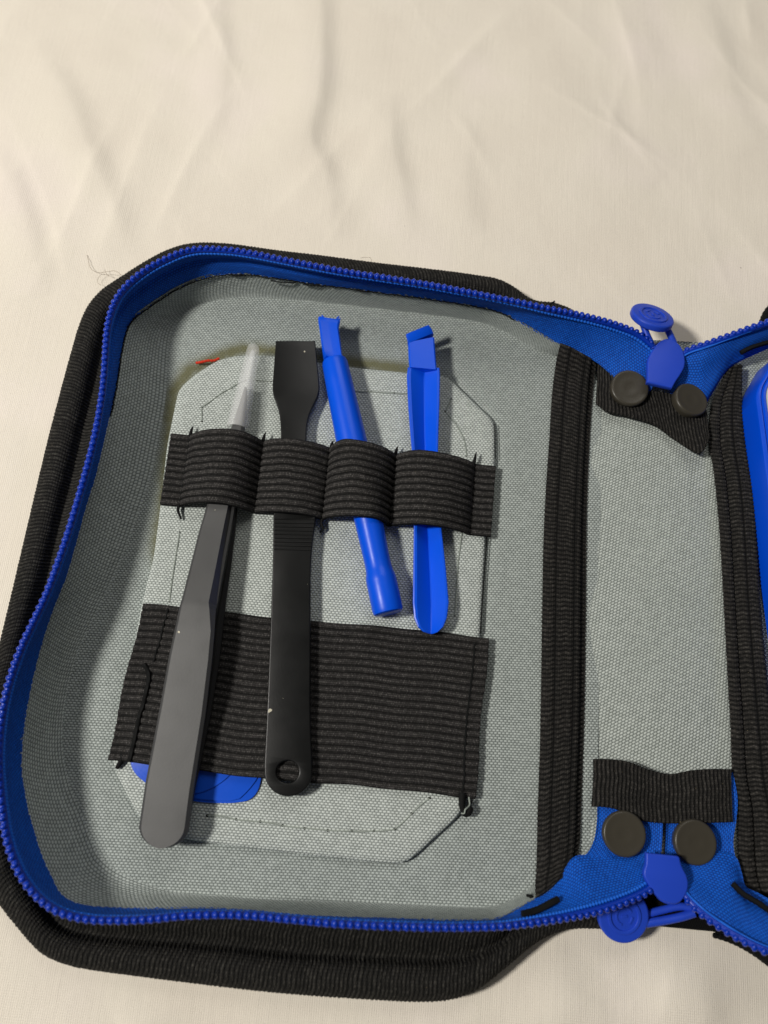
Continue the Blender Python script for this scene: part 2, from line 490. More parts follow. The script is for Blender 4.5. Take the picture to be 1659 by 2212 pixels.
LOW = [z_([(1402, 852, 6), (1350, 842, 6), (1315, 805, 6.3), (1289, 783, 6.5), (1254, 764, 6.5), (1209, 746, 7), (1179, 729, 7.5), (1129, 700, 9), (1089, 678), (1054, 667), (979, 654), (904, 643), (829, 633), (750, 622), (675, 613), (600, 601), (525, 592), (475, 594), (425, 606), (380, 626), (340, 651), (300, 679)], 10),
       z_([(300, 679), (278, 702), (264, 750), (256, 800), (248, 850), (237, 900), (222, 965), (205, 1034), (185, 1098), (163, 1180), (142, 1250), (117, 1312), (97, 1370), (80, 1432), (64, 1502), (52, 1577), (47, 1652), (55, 1717), (73, 1792), (92, 1850), (120, 1911)], 10),
       z_([(120, 1911), (130, 1928), (155, 1946), (200, 1957), (300, 1961), (400, 1960), (450, 1960), (550, 1966), (650, 1976), (750, 1980), (829, 1982), (929, 1985), (1004, 1986), (1062, 1984), (1085, 1978, 9.5), (1129, 1954, 8), (1179, 1926, 7), (1209, 1896, 7), (1239, 1851, 6.5), (1290, 1846, 6), (1395, 1842, 6)], 10)]
OUT = [z_([(1420, 735, 2), (1330, 712, 3), (1262, 690), (1240, 668), (1199, 652), (1160, 649), (1135, 640), (1104, 618), (1069, 604), (1029, 598), (979, 591), (829, 572), (700, 556), (600, 545), (500, 531), (435, 528), (390, 534), (350, 549), (310, 571), (270, 596), (220, 629)], 4),
       z_([(220, 629), (190, 664), (172, 704), (160, 744), (135, 834), (110, 929), (80, 1054), (48, 1190), (25, 1292), (0, 1397), (-25, 1500), (-42, 1600), (-52, 1700), (-50, 1790), (-38, 1860), (-20, 1920), (0, 1953), (30, 1991), (68, 2036)], 4),
       z_([(68, 2036), (100, 2064), (165, 2088), (300, 2108), (500, 2133), (650, 2148), (829, 2160), (904, 2163), (964, 2160), (1014, 2146), (1054, 2121), (1104, 2081), (1154, 2041), (1204, 2016), (1264, 2004, 3), (1404, 2011, 2)], 4)]
CREASE = [z_([(1340, 850, 3.2), (1300, 810, 3.2), (1225, 775, 3.2), (1180, 762, 3.2), (1130, 740), (1080, 712), (1020, 692), (900, 676), (760, 660), (640, 648), (560, 642), (500, 644), (450, 652), (410, 668), (378, 700)], 3),
          z_([(378, 700), (366, 740), (362, 800), (358, 860), (346, 930), (326, 1030), (303, 1100), (278, 1170), (240, 1260), (200, 1340), (168, 1410), (143, 1502), (135, 1602), (150, 1690), (177, 1756), (205, 1830)], 3),
          z_([(205, 1830), (225, 1858), (270, 1890), (375, 1926), (500, 1937), (650, 1945), (829, 1950), (964, 1957), (1060, 1958), (1110, 1940, 3.2), (1170, 1900, 3.2), (1200, 1860, 3.2), (1250, 1838, 3.2), (1380, 1836, 3.2)], 3)]
NS = [330, 420, 380]
coil = smooth1(seg_curve(COIL, NS), 6)
low = smooth1(seg_curve(LOW, NS), 6)
outl = smooth1(seg_curve(OUT, NS), 6)
crease = smooth1(seg_curve(CREASE, NS), 6)
NC = len(coil)
CASE_BASE = np.array([-20.0, -30.0, 0.0])

# ------------------------------------------------------------------ bed sheet
base_poly = np.vstack([outl[::8, :2], [U(1554, 2026, 2)[:2]], [U(1700, 2085, 2)[:2]], [U(1760, 2100, 2)[:2]], [U(1760, 640, 2)[:2]], [U(1640, 700, 2)[:2]], [U(1560, 735, 2)[:2]]])

def build_sheet():
    x = np.arange(-200, 230, 0.9); y = np.arange(-230, 250, 0.9)
    X, Y = np.meshgrid(x, y, indexing='ij')
    H = 0.7 * soft_noise(X, Y, 120, 3, 2) + 0.16 * soft_noise(X, Y, 34, 5, 2)
    # folds: picture points, height, width (mm), extra steepness on the right
    folds = [([(683, -120), (690, 60), (686, 200), (664, 300), (700, 380), (712, 520)], 2.2, 15, 3.2),
             ([(835, 200), (845, 330), (865, 420), (885, 520)], 1.2, 10, 2.4),
             ([(468, -100), (474, 60), (478, 140), (450, 330)], 0.9, 8, 2.0),
             ([(60, 90), (140, 210), (190, 330), (250, 480), (300, 640)], 1.7, 14, 2.6),
             ([(-60, 330), (10, 380), (50, 470), (90, 640)], 1.4, 12, 2.4),
             ([(1120, 110), (1210, 220), (1310, 320), (1420, 400)], 0.9, 16, 1.6),
             ([(1490, -50), (1545, 90), (1580, 220), (1640, 330)], 1.2, 13, 2.2),
             ([(1340, -60), (1400, 120), (1430, 240)], 0.7, 12, 1.8),
             ([(1000, 250), (1003, 420), (1030, 560)], 0.6, 9, 1.7),
             ([(480, 380), (580, 330), (690, 320)], 0.5, 10, 1.0),
             ([(260, 2230), (360, 2160), (440, 2120)], 1.6, 12, 2.0),
             ([(1180, 2260), (1190, 2120), (1230, 2050)], 2.4, 20, 1.6),
             ([(1520, 2260), (1500, 2140), (1480, 2080)], 1.8, 14, 2.2),
             ([(-40, 900), (30, 1000), (10, 1150)], 0.9, 12, 1.6)]
    for pts, amp, wid, steep in folds:
        C = catmull([U(px, py, 0)[:2] for px, py in pts], 60)
        D = np.full(X.shape, 1e9); Sd = np.zeros(X.shape); Tt = np.zeros(X.shape)
        for i in range(len(C) - 1):
            a, b = C[i], C[i + 1]; ab = b - a; L = ab.dot(ab)
            t = np.clip(((X - a[0]) * ab[0] + (Y - a[1]) * ab[1]) / L, 0, 1)
            dx = X - a[0] - t * ab[0]; dy = Y - a[1] - t * ab[1]
            d = np.hypot(dx, dy); m = d < D
            D[m] = d[m]; Sd[m] = np.sign(dx)[m]; Tt[m] = ((i + t) / (len(C) - 1))[m]
        w = np.where(Sd > 0, wid / steep, wid)
        ends = np.sin(np.clip(Tt, 0, 1) * math.pi) ** 0.7
        ends = np.where(((Tt <= 0.001) | (Tt >= .999)), 0, ends)
        H += amp * ends * np.exp(-(D / w) ** 2 * 1.1)
    r = np.random.RandomState(5)
    for k in range(70):
        cx_, cy_ = r.uniform(-150, 190), r.uniform(40, 230) if k < 58 else r.uniform(-190, -100)
        an = r.uniform(0.9, 2.3) if r.rand() < 0.7 else r.uniform(0, math.pi)
        Lh = r.uniform(8, 38); w = r.uniform(0.7, 3.6); am = r.uniform(0.2, 0.8) * (w / 3.0) ** 0.5
        u_ = (X - cx_) * math.cos(an) + (Y - cy_) * math.sin(an); v_ = -(X - cx_) * math.sin(an) + (Y - cy_) * math.cos(an)
        v_ = v_ - 0.004 * r.uniform(-1, 1) * u_ ** 2 - 1.2 * np.sin(u_ / r.uniform(9, 20))
        H += am * np.exp(-(u_ / Lh) ** 2) * np.where(v_ > 0, np.exp(-np.abs(v_) / w), np.exp(-(v_ / (2.4 * w)) ** 2))
    dp = dist_poly(base_poly, X, Y); ins = inside(base_poly, X, Y)
    mask = np.where(ins, 0, sm(dp, 0.0, 22.0))
    H = H * mask - 0.15 - 1.0 * np.where(ins, sm(dp, 1, 10), 0)
    P = np.stack([X, Y, H], 2)
    o = surf('bed_sheet', P, 'sheet', None, uv=P[..., :2].copy(), thick=0)
    o['kind'] = 'structure'
    o['label'] = 'cream cotton bed sheet with soft creases'
build_sheet()

# ------------------------------------------------------------------ the case
case = empty('tool_case', CASE_BASE, 'open black zip-up tool case with grey lining and blue zipper', 'tool case')
CB = CASE_BASE

# black outer shell: the underside board
shell_loop = np.vstack([outl[:, :2][::4] * 1.0, [U(1554, 2024, 2)[:2]], [U(1700, 2080, 2)[:2]], [U(1760, 2095, 2)[:2]], [U(1760, 660, 2)[:2]], [U(1640, 712, 2)[:2]], [U(1560, 740, 2)[:2]]])
ctr = np.array([U(800, 1350, 2)[0], U(800, 1350, 2)[1]])
dirs = ctr - shell_loop; dirs /= np.linalg.norm(dirs, axis=1, keepdims=True)
plate('outer_shell', [shell_loop + dirs * 1.6], 0.9, 0.5, 'gusset', case, CB, zfun=lambda x, y: 0 * x + 1.05)

# black ribbed gusset with its rolled edge binding, lofted round the three open sides
g0, g1 = 22, NC - 12
O = outl[g0:g1]; T = low[g0:g1].copy(); K = coil[g0:g1]
def blend(a, z):
    Q = O * (1 - a) + T * a
    Q = Q.copy(); Q[:, 2] = z; return Q
zs = T[:, 2] / 10.0
wdt = np.linalg.norm((T - O)[:, :2], axis=1)
rows = [(0.10, 0.25), (0.03, 0.6), (-0.01, 1.8), (-0.01, 3.4), (0.03, 5.2), (0.10, 6.6), (0.19, 7.4), (0.28, 7.6), (0.36, 7.2), (0.42, 6.2), (0.45, 4.6), (0.48, 3.9), (0.54, 4.2), (0.62, 5.4), (0.72, 7.2), (0.84, 9.0), (0.95, 10.4)]
def spread(R):
    # finer steps between the profile rows
    R = np.array(R); t = np.linspace(0, len(R) - 1, 46)
    return np.stack([np.interp(t, np.arange(len(R)), R[:, k]) for k in range(2)], 1)
fine = spread(rows)
n_al = 3000
def up_along(C, n):
    i = np.linspace(0, len(C) - 1, n); return np.stack([np.interp(i, np.arange(len(C)), C[:, k]) for k in range(C.shape[1])], 1)
O2, T2, Z2 = up_along(O, n_al), up_along(T, n_al), up_along(zs[:, None], n_al)[:, 0]
P = np.zeros((n_al, len(fine), 3))
lump = 0.5 * np.sin(np.linspace(0, 34, n_al)) * np.sin(np.linspace(0, 9, n_al)) + 0.35 * np.sin(np.linspace(0, 81, n_al))
for j, (a, z) in enumerate(fine):
    P[:, j] = O2 * (1 - a) + T2 * a
    zz = z * (0.25 + 0.75 * Z2); wq = sm(np.array(a), 0.55, 0.95)
    P[:, j, 2] = zz * (1 - wq) + (T2[:, 2] * z / 11.2) * wq + lump * 0.5 * sm(np.array(z), 3.0, 8.0) * (1 if a < 0.6 else 0)
sl = np.r_[0, np.cumsum(np.linalg.norm(np.diff(O2, axis=0), axis=1))]
uvg = np.zeros((n_al, len(fine), 2)); uvg[..., 0] = sl[:, None]; uvg[..., 1] = np.r_[0, np.cumsum(np.linalg.norm(np.diff(P[n_al // 2], axis=0), axis=1))][None, :]
jt = np.interp(np.arange(n_al), np.arange(0, n_al, 25), RNG.randn(len(np.arange(0, n_al, 25))) * 0.22)
rib = 0.22 * np.abs(np.sin(math.pi * (sl[:, None] + jt[:, None] + 0.15 * np.sin(uvg[..., 1] * 1.3)) / 1.02)) ** 0.8 * (1 + 0.12 * RNG.randn(n_al, 1))
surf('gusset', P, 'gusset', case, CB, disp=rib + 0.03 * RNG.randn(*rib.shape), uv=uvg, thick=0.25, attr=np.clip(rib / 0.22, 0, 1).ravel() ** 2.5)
# stitched seam line of the binding, just inside the fold
seam = np.array([P[i, 24] + [0, 0, 0.25] for i in range(60, n_al - 60, 10)])

# zipper: tape, twin cords and teeth (sub-parts)
nt = 24
P = np.zeros((NC, nt, 3))
for j in range(nt):
    a = j / (nt - 1)
    Q = coil * (1 - a) + low * a
    bulge = math.sin(a * math.pi)
    cdir = (ctr - Q[:, :2]); cdir /= np.linalg.norm(cdir, axis=1, keepdims=True)
    wav = 0.9 * np.sin(np.linspace(0, 40, NC)) * 0.35
    fold = sm(np.arange(NC), 90, 150) * (1 - sm(np.arange(NC), 400, 470)) * math.exp(-((a - 0.48) / 0.10) ** 2)
    Q[:, :2] += cdir * (bulge * (-0.3 + wav) - 1.1 * fold)[:, None]
    P[:, j] = Q
uvz = uv_lengths(P)
zipper = surf('zipper', P, 'tape', case, CB, disp=0.05 * RNG.randn(NC, nt), uv=uvz, thick=0.5)
zipper['label'] = 'blue zipper around the left half'

def tooth_mesh():
    bm = bmesh.new(); bmesh.ops.create_uvsphere(bm, u_segments=8, v_segments=5, radius=1.0)
    me = bpy.data.meshes.new('tooth')
    for v in bm.verts:
        x, y, z = v.co
        v.co = (x * 0.74 * S, y * 1.0 * S, z * 0.76 * S)
    bm.to_mesh(me); bm.free(); me.shade_smooth(); me.materials.append(MAT['tooth'])
    return me
TOOTH = tooth_mesh()
def place_teeth(C, L, parent, pitch=1.72, skip=(0, 0)):
    n = int(length(C) / pitch)
    Cc = resample(C, n); LL = up_along(L, n)
    Tn = np.gradient(Cc, axis=0); Tn /= np.linalg.norm(Tn, axis=1, keepdims=True)
    for i in range(skip[0], n - skip[1]):
        upv = Cc[i] - LL[i]; upv -= Tn[i] * upv.dot(Tn[i]); upv /= np.linalg.norm(upv)
        side = np.cross(upv, Tn[i])
        # the coil lies against the outer face of the tape, its crowns standing above the edge
        p = Cc[i] + upv * 0.3 - CB
        o = bpy.data.objects.new('tooth', TOOTH); COL.objects.link(o); o.parent = parent
        m = Matrix.Identity(4)
        j = 0.05
        sx = 1 + random.uniform(-j, j); sy = 1 + random.uniform(-j, j)
        for r in range(3):
            m[r][0] = (Tn[i][r] * 0.95 + side[r] * 0.28) * sx; m[r][1] = (side[r] * 0.95 - Tn[i][r] * 0.28) * sy; m[r][2] = upv[r]; m[r][3] = p[r] * S
        o.matrix_local = m
    return Cc
place_teeth(coil[12:NC - 10], low[12:NC - 10], zipper)
updir = coil - low; updir /= np.linalg.norm(updir, axis=1, keepdims=True)
cord_in = coil - updir * 1.1
cd = ctr - coil[:, :2]; cd /= np.linalg.norm(cd, axis=1, keepdims=True)
tck = np.linspace(0, length(coil) / 0.75 * 2 * math.pi, NC)
ci = cord_in.copy(); ci[:, :2] += cd * 0.55
ci = up_along(ci, NC * 2)
tube('stitch_cord', ci, 0.38 + 0.12 * np.sin(np.linspace(0, length(coil) / 0.85 * 2 * math.pi, NC * 2)), 'cord', zipper, CB, 6)
co = coil - updir * 0.4; co[:, :2] -= cd * 0.1
tube('coil_core', co[10:NC - 8], 0.8, 'tooth', zipper, CB, 8)
# black stitching that shows on the tape near the spine
def stitch(pts, r, parent, mat='thread_black', name='stitch', n=10):
    return tube(name, catmull([U(*p) for p in pts], n), r, mat, parent, CB, 6)
stitch([(1158, 688, 12.2), (1195, 705, 11), (1225, 718, 10.4)], 0.75, zipper)
stitch([(1128, 1975, 14.6), (1160, 1966, 13.6), (1195, 1948, 12.6), (1205, 1943, 12)], 0.8, zipper)
for a, b in (((585, 606), (640, 611)), ((655, 614), (700, 618)), ((770, 627), (800, 630)), ((500, 595), (530, 594))):
    stitch([(a[0], a[1], 10.0), ((a[0] + b[0]) / 2, (a[1] + b[1]) / 2 + 1.5, 10.1), (b[0], b[1], 9.8)], 0.2, zipper)

lt_ = low[95:420] + np.array([0, 0, 0.15]); lt_[:, :2] += (ctr - lt_[:, :2]) / np.linalg.norm(ctr - lt_[:, :2], axis=1, keepdims=True) * 0.25
tube('seam_thread', up_along(lt_, 650) + RNG.randn(650, 3) * 0.12, 0.2, 'thread_black', zipper, CB, 5)
# right half zipper, top and bottom stretches
def side_zip(C, L, label, teeth_skip=(1, 0)):
    c = catmull([U(*p) for p in C], 60); l = catmull([U(*p) for p in L], 60)
    Pz = np.zeros((60, 10, 3))
    for j in range(10):
        a = j / 9; Q = c * (1 - a) + l * a
        Q[:, 2] += 0.5 * math.sin(a * 9.0) * np.sin(np.linspace(0, 7, 60))
        Pz[:, j] = Q
    o = surf('zipper', Pz, 'tape', case, CB, uv=uv_lengths(Pz), thick=0.4)
    o['label'] = label
    place_teeth(c, l, o, skip=teeth_skip)
    u_ = c - l; u_ /= np.linalg.norm(u_, axis=1, keepdims=True)
    tube('stitch_cord', c - u_ * 1.1 + [0, 0, 0.5], 0.4, 'cord', o, CB, 6)
    tube('coil_core', c - u_ * 0.3, 0.8, 'tooth', o, CB, 8)
    return o
zr1 = side_zip([(1462, 775, 10), (1482, 759, 11), (1529, 742, 13), (1579, 724, 15), (1629, 706, 17), (1662, 695, 18), (1730, 672, 20)],
               [(1445, 850, 5.6), (1515, 884, 5.2), (1531, 862, 5.6), (1574, 797, 7.5), (1600, 780, 8.5), (1662, 752, 10), (1730, 725, 10)], 'blue zipper at the top of the right half')
stitch([(1600, 762, 12.2), (1625, 750, 12.8), (1665, 738, 13.2)], 0.7, zr1)
zr2 = side_zip([(1462, 1912, 10), (1484, 1942, 11), (1504, 1963, 12), (1529, 1984, 13), (1579, 2017, 15), (1629, 2044, 17), (1662, 2058, 18), (1730, 2085, 19)],
               [(1452, 1846, 6.2), (1540, 1838, 6.4), (1588, 1850, 6.6), (1603, 1886, 7), (1612, 1915, 8), (1640, 1930, 9), (1662, 1942, 10), (1730, 1968, 10)], 'blue zipper at the bottom of the right half')
stitch([(1582, 1908, 10.4), (1604, 1930, 11.2), (1640, 1952, 12), (1668, 1972, 12.6)], 0.7, zr2)

# grey lining: sloping wall (loft) and floor (dense sheet)
nw = 22
P = np.zeros((NC, nw, 3))
for j in range(nw):
    a = j / (nw - 1) * 1.06 - 0.06
    Q = low * (1 - a) + crease * a
    zf = np.clip(1 - a, 0, 1.1) ** 1.85
    Q[:, 2] = crease[:, 2] + (low[:, 2] - crease[:, 2]) * zf
    P[:, j] = Q
cd2 = ctr - P[:, 0, :2]; cd2 /= np.linalg.norm(cd2, axis=1, keepdims=True)
P[..., 2] += 0.22 * soft_noise(P[..., 0], P[..., 1], 26, 9, 2) * np.sin(np.linspace(0, math.pi, nw))[None, :]
P[:, -1, 2] -= 0.25
xa = U(1238, 750, 6)[0]; xb = U(1192, 1925, 6)[0]
i0 = max(i for i in range(330) if low[i, 0] > xa); i1 = min(i for i in range(750, NC) if low[i, 0] > xb)
P = P[i0:i1]; uvw = uv_lengths(P)
surf('lining_wall', P, 'lining', case, CB, uv=uvw, thick=0.3, attr=np.zeros(P.shape[0] * nw))

PATCH = [(385, 839), (420, 808), (470, 776), (515, 766), (595, 768), (752, 791), (881, 804), (966, 811), (1042, 884), (1069, 909), (1070, 999), (1050, 1152), (1038, 1367), (1022, 1560), (1002, 1752), (994, 1761), (882, 1863), (860, 1868), (829, 1865), (650, 1846), (500, 1828), (400, 1814), (352, 1800), (300, 1768), (245, 1664), (242, 1650), (272, 1480), (305, 1302), (330, 1207), (345, 1094), (360, 960)]
patch_w = np.array([U(px, py, 4.2) for px, py in PATCH])

crz_poly = np.vstack([crease[::6, :2]])
x = np.arange(-112, 72, 0.9); y = np.arange(-120, 90, 0.9)
X, Y = np.meshgrid(x, y, indexing='ij')
ins = inside(crz_poly, X, Y); dcr = dist_poly(crz_poly, X, Y)
xs_right = U(1235, 1300, 3)[0]
keep = (ins | (dcr < 2.5)) & (X < xs_right + 8)
Zf = 2.85 + 0.28 * soft_noise(X, Y, 45, 21, 2) * sm(np.where(ins, dcr, 0), 0, 12) - np.where(ins, 0, 0.12 * dcr)
# the patch presses a shallow dent around its rim
dpp = dist_poly(patch_w, X, Y); inp = inside(patch_w, X, Y)
Zf = Zf - np.where(inp, 0.6, 0.45 * np.exp(-(dpp / 2.2) ** 2))
# glue stain: a band outside the upper and left edges of the patch
STL = [(352, 1300), (340, 1190), (352, 1090), (362, 980), (366, 900), (372, 845), (410, 800), (470, 768), (520, 752), (600, 756), (700, 772), (800, 785), (880, 796)]
dst = dist_poly(np.array([U(a, b, 3) for a, b in STL]), X, Y, closed=False)
stw = 2.1 + 0.7 * soft_noise(X, Y, 14, 33, 2)
stain_or_rib_shade = np.exp(-(dst / stw) ** 2) * np.where(inp & (dpp > 1), 0.4, 1.0)
idx = -np.ones(X.shape, int); idx[keep] = np.arange(keep.sum())
V = np.stack([X[keep], Y[keep], Zf[keep]], 1)
q = keep[:-1, :-1] & keep[1:, :-1] & keep[1:, 1:] & keep[:-1, 1:]
ii, jj = np.where(q)
F = np.stack([idx[ii, jj], idx[ii + 1, jj], idx[ii + 1, jj + 1], idx[ii, jj + 1]], 1)
UVf = V[:, :2].copy()
UVf = UVf @ np.array([[math.cos(.04), -math.sin(.04)], [math.sin(.04), math.cos(.04)]])
link_mesh('lining_floor', V, F, 'lining', case, CB, UVf, True, 0, stain_or_rib_shade[keep])

# pale stiffener patch with its sewn outline
def smooth_loop(pts, z, n, corner=True):
    P = np.array([U(a, b, z) for a, b in pts])
    return P
pl = resample(np.vstack([patch_w, patch_w[:1]]), 260)[:-1]
for _ in range(2): pl = (np.roll(pl, 1, 0) + 2 * pl + np.roll(pl, -1, 0)) / 4
pcx = pl[:, :2].mean(0)
def ring_at(f_in, z):
    d = pcx - pl[:, :2]; d /= np.linalg.norm(d, axis=1, keepdims=True)
    r = pl.copy(); r[:, :2] += d * f_in; r[:, 2] = z
    return r
rings = [ring_at(-0.05, 2.4), ring_at(-0.02, 3.4), ring_at(0.15, 3.95), ring_at(0.6, 4.25), ring_at(1.6, 4.4), ring_at(6, 4.4)]
x = np.arange(-88, 34, 2.0)
V = np.vstack(rings); n = len(pl); F = []
for i in range(len(rings) - 1):
    for k in range(n):
        k2 = (k + 1) % n
        F.append((i * n + k, i * n + k2, (i + 1) * n + k2, (i + 1) * n + k))
F.append(tuple((len(rings) - 1) * n + k for k in range(n)))
rot = math.radians(0.5)
patch = link_mesh('stiffener_patch', V, F, 'patch', case, CB, V[:, :2] @ np.array([[math.cos(rot), -math.sin(rot)], [math.sin(rot), math.cos(rot)]]), True, 0)
_bm = bmesh.new(); _bm.from_mesh(patch.data); bmesh.ops.recalc_face_normals(_bm, faces=_bm.faces); _bm.to_mesh(patch.data); _bm.free()
SEW = [(448, 1762), (510, 1770), (562, 1775), (610, 1783), (658, 1789), (708, 1794), (760, 1795), (808, 1795), (853, 1791), (890, 1757), (928, 1724)]
def sew_line(pts, hole_r=0.42, z=4.42):
    for i, p in enumerate(pts):
        c = U(p[0], p[1], z)
        if 0 < i < len(pts) or True:
            bmx = bmesh.new(); bmesh.ops.create_uvsphere(bmx, u_segments=8, v_segments=5, radius=hole_r)
            V = [np.array(v.co) * [1.1, 0.8, 0.35] + c + [0, 0, -0.02] for v in bmx.verts]; F = [[v.index for v in f.verts] for f in bmx.faces]; bmx.free()
            link_mesh('stitch_hole', V, F, 'hole', patch, CB, None, True, 0)
        if i:
            a = U(pts[i - 1][0], pts[i - 1][1], z); b = c; m = (a + b) / 2 + [0, random.uniform(-.25, .25), 0.12]
            tube('stitch', catmull([a, m, b], 8), 0.16, 'thread_grey', patch, CB, 5)
sew_line(SEW)
sew_line([(436, 910), (436, 880), (468, 857), (500, 838), (530, 822)], 0.36)
sew_line([(556, 822), (585, 824)], 0.3)
sew_line([(766, 845), (802, 846), (852, 849), (880, 850)], 0.36)
sew_line([(388, 1150), (380, 1200), (372, 1252), (366, 1300)], 0.3)
sew_line([(962, 890), (985, 915), (1003, 950), (1008, 985)], 0.28)
sew_line([(998, 1150), (990, 1210), (986, 1260), (982, 1330)], 0.28)
sew_line([(975, 862), (962, 888)], 0.34)

# raised frayed thread at the patch's right edge
tube('edge_thread', catmull([U(a, b, 4.2) for a, b in [(1069, 915), (1070, 990)]] , 20), 0.12, 'thread_black', patch, CB, 5)
tube('edge_thread', catmull([U(a, b, 3.9) for a, b in [(1052, 1160), (1047, 1230), (1042, 1300), (1038, 1368)]], 30), 0.15, 'thread_black', patch, CB, 5)

# elastic strap with four loops
SE_T = [(370, 935), (1071, 1008)]; SE_B = [(345, 1090), (1060, 1160)]
aT, bT, aB, bB = U(370, 936, 5), U(1071, 1007, 5), U(346, 1090, 5), U(1060, 1160, 5)
ST = [0.062, 0.286, 0.492, 0.690, 0.932]
def loop_h(u, v):
    H = np.zeros_like(u)
    def bump(a, b, h, k, peak=0.5):
        t = np.clip((u - a) / (b - a), 0, 1)
        t2 = np.where(t < peak, 0.5 * t / peak, 0.5 + 0.5 * (t - peak) / (1 - peak))
        return h * np.sin(math.pi * t2) ** k
    H += bump(ST[0], ST[1], 7.6, 0.7, 0.64 - 0.08 * v)
    H += bump(ST[1], ST[2], 5.0, 0.5, 0.45 + 0.12 * v)
    H += bump(ST[2], ST[3], 9.2, 0.55, 0.30 + 0.40 * v)
    H += bump(ST[3], ST[4], 6.4, 0.62, 0.38 + 0.1 * v)
    return H
nu, NRIB = 420, 11
nv = NRIB * 9 + 1
u = np.linspace(0, 1, nu); v = np.linspace(0, 1, nv)
Ug, Vg = np.meshgrid(u, v, indexing='ij')
P = (aT * (1 - Ug[..., None]) + bT * Ug[..., None]) * (1 - Vg[..., None]) + (aB * (1 - Ug[..., None]) + bB * Ug[..., None]) * Vg[..., None]
Hh = loop_h(Ug, Vg)
P[..., 2] += Hh * (0.97 + 0.03 * np.sin(Vg * 5 + Ug * 20))
wobl = 0.35 * np.sin(Ug * 37) * 0.5 + 0.15 * np.sin(Ug * 90)
P[..., 1] += wobl * (1 - 2 * np.abs(Vg - 0.5)) * 0.6 - 0.06 * Hh * (Vg - 0.5)
rib = 0.50 * np.abs(np.sin(math.pi * Vg * NRIB)) ** 0.6 + 0.05 * RNG.randn(nu, nv)
uvs = uv_lengths(P)
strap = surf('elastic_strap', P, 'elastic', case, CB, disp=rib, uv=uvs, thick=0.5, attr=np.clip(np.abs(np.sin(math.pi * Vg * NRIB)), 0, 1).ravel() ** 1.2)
for k, s in enumerate(ST):
    i = int(s * (nu - 1))
    line = P[i].copy(); line[:, 2] += 0.38; line[:, 0] += 0.06 * np.sin(np.linspace(0, 60, nv))
    tube('stitch', line[::3], 0.30, 'thread_black', strap, CB, 6)
    top = P[i, 0]
    tube('thread_tail', np.array([top + [0, -0.5, 0.5], top + [0.25, 1.4, 0.9], top + [0.5, random.uniform(2.2, 3.2), 0.8]]), np.array([0.55, 0.4, 0.1]), 'thread_black', strap, CB, 6)
    if k in (0, 2):
        bt = P[i, -1]
        tube('thread_tail', catmull([bt + [0, .6, .5], bt + [-0.2, -1.2, .7], bt + [0.5, -2.6, .4], bt + [1.0 if k == 0 else -0.4, -3.6, .2]], 10), np.linspace(0.5, 0.25, 10), 'thread_black', strap, CB, 6)

# wide elastic pocket
cT, dT, cB, dB = U(309, 1305, 5), U(1056, 1377, 5), U(232, 1644, 5), U(1026, 1725, 5)
nu, NRIB = 300, 22
nv = NRIB * 7 + 1
u = np.linspace(0, 1, nu); v = np.linspace(0, 1, nv)
Ug, Vg = np.meshgrid(u, v, indexing='ij')
P = (cT * (1 - Ug[..., None]) + dT * Ug[..., None]) * (1 - Vg[..., None]) + (cB * (1 - Ug[..., None]) + dB * Ug[..., None]) * Vg[..., None]
P[..., 2] = 4.75 + 1.0 * np.sin(math.pi * np.clip((Ug - 0.05) / 0.9, 0, 1)) ** 0.6 * (0.25 + 0.75 * Vg) + 0.35 * soft_noise(P[..., 0], P[..., 1], 40, 77, 2) * np.sin(math.pi * Ug)
P[..., 2] += 1.3 * sm(Vg, 0.45, 0.8) * sm(Ug, 0.01, 0.08) * (1 - sm(Ug, 0.42, 0.62))
P[..., 2] += 0.45 * (1 - sm(Ug, 0.05, 0.075)) * (0.4 + 0.6 * Vg)
P[..., 1] += 0.25 * np.sin(Ug * 9 + 1) + 0.12 * np.sin(Ug * 31)
P[..., 0] += (0.3 * np.sin(Vg * 9) + 0.05 * np.sin(Vg * 60)) * (np.abs(Ug - 0.5) * 2) ** 6
rb_ = np.abs(np.sin(math.pi * (Vg + 0.004 * np.sin(Ug * 14)) * NRIB))
rib = 0.48 * rb_ ** 0.6 + 0.05 * RNG.randn(nu, nv)
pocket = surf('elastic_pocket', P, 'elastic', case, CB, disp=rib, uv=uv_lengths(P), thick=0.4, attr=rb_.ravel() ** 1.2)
def on_pocket(uu, vv, dz=0.3):
    return P[int(uu * (nu - 1)), int(vv * (nv - 1))] + [0, 0, dz]
PK = P.copy()
def pocket_line(pts, r, dz=0.36, name='stitch', mat='thread_black', n=60):
    C = catmull(pts, n)
    C = np.array([PK[int(np.clip(a, 0, 1) * (nu - 1)), int(np.clip(b, 0, 1) * (nv - 1))] + [0, 0, dz] for a, b in C])
    return tube(name, smooth1(C, 2), r, mat, pocket, CB, 6)
pocket_line([(0.075, 0.02), (0.07, 0.3), (0.068, 0.38)], 0.28)
pocket_line([(0.045, 0.40), (0.06, 0.44), (0.068, 0.5), (0.066, 0.75), (0.064, 1.0)], 0.62)
pocket_line([(0.963, 0.05), (0.962, 0.5), (0.964, 1.0)], 0.3)
for k in range(9):
    a = 0.06 + 0.1 * k + random.uniform(-.01, .01)
    pocket_line([(a, 0.07), (a + 0.025, 0.075 + random.uniform(-.01, .01)), (a + 0.04, 0.075)], 0.17, 0.3, n=12)
e = U(258, 1648, 5.4)
tube('thread_tail', catmull([e + [.5, 2, 0], e + [0.2, 0.2, 0], e + [-0.5, -1.3, -.3]], 8), np.linspace(0.8, 0.5, 8), 'thread_black', pocket, CB, 7)
e = [U(a, b, 5.3) for a, b in [(999, 1712), (998, 1738), (1000, 1752)]]
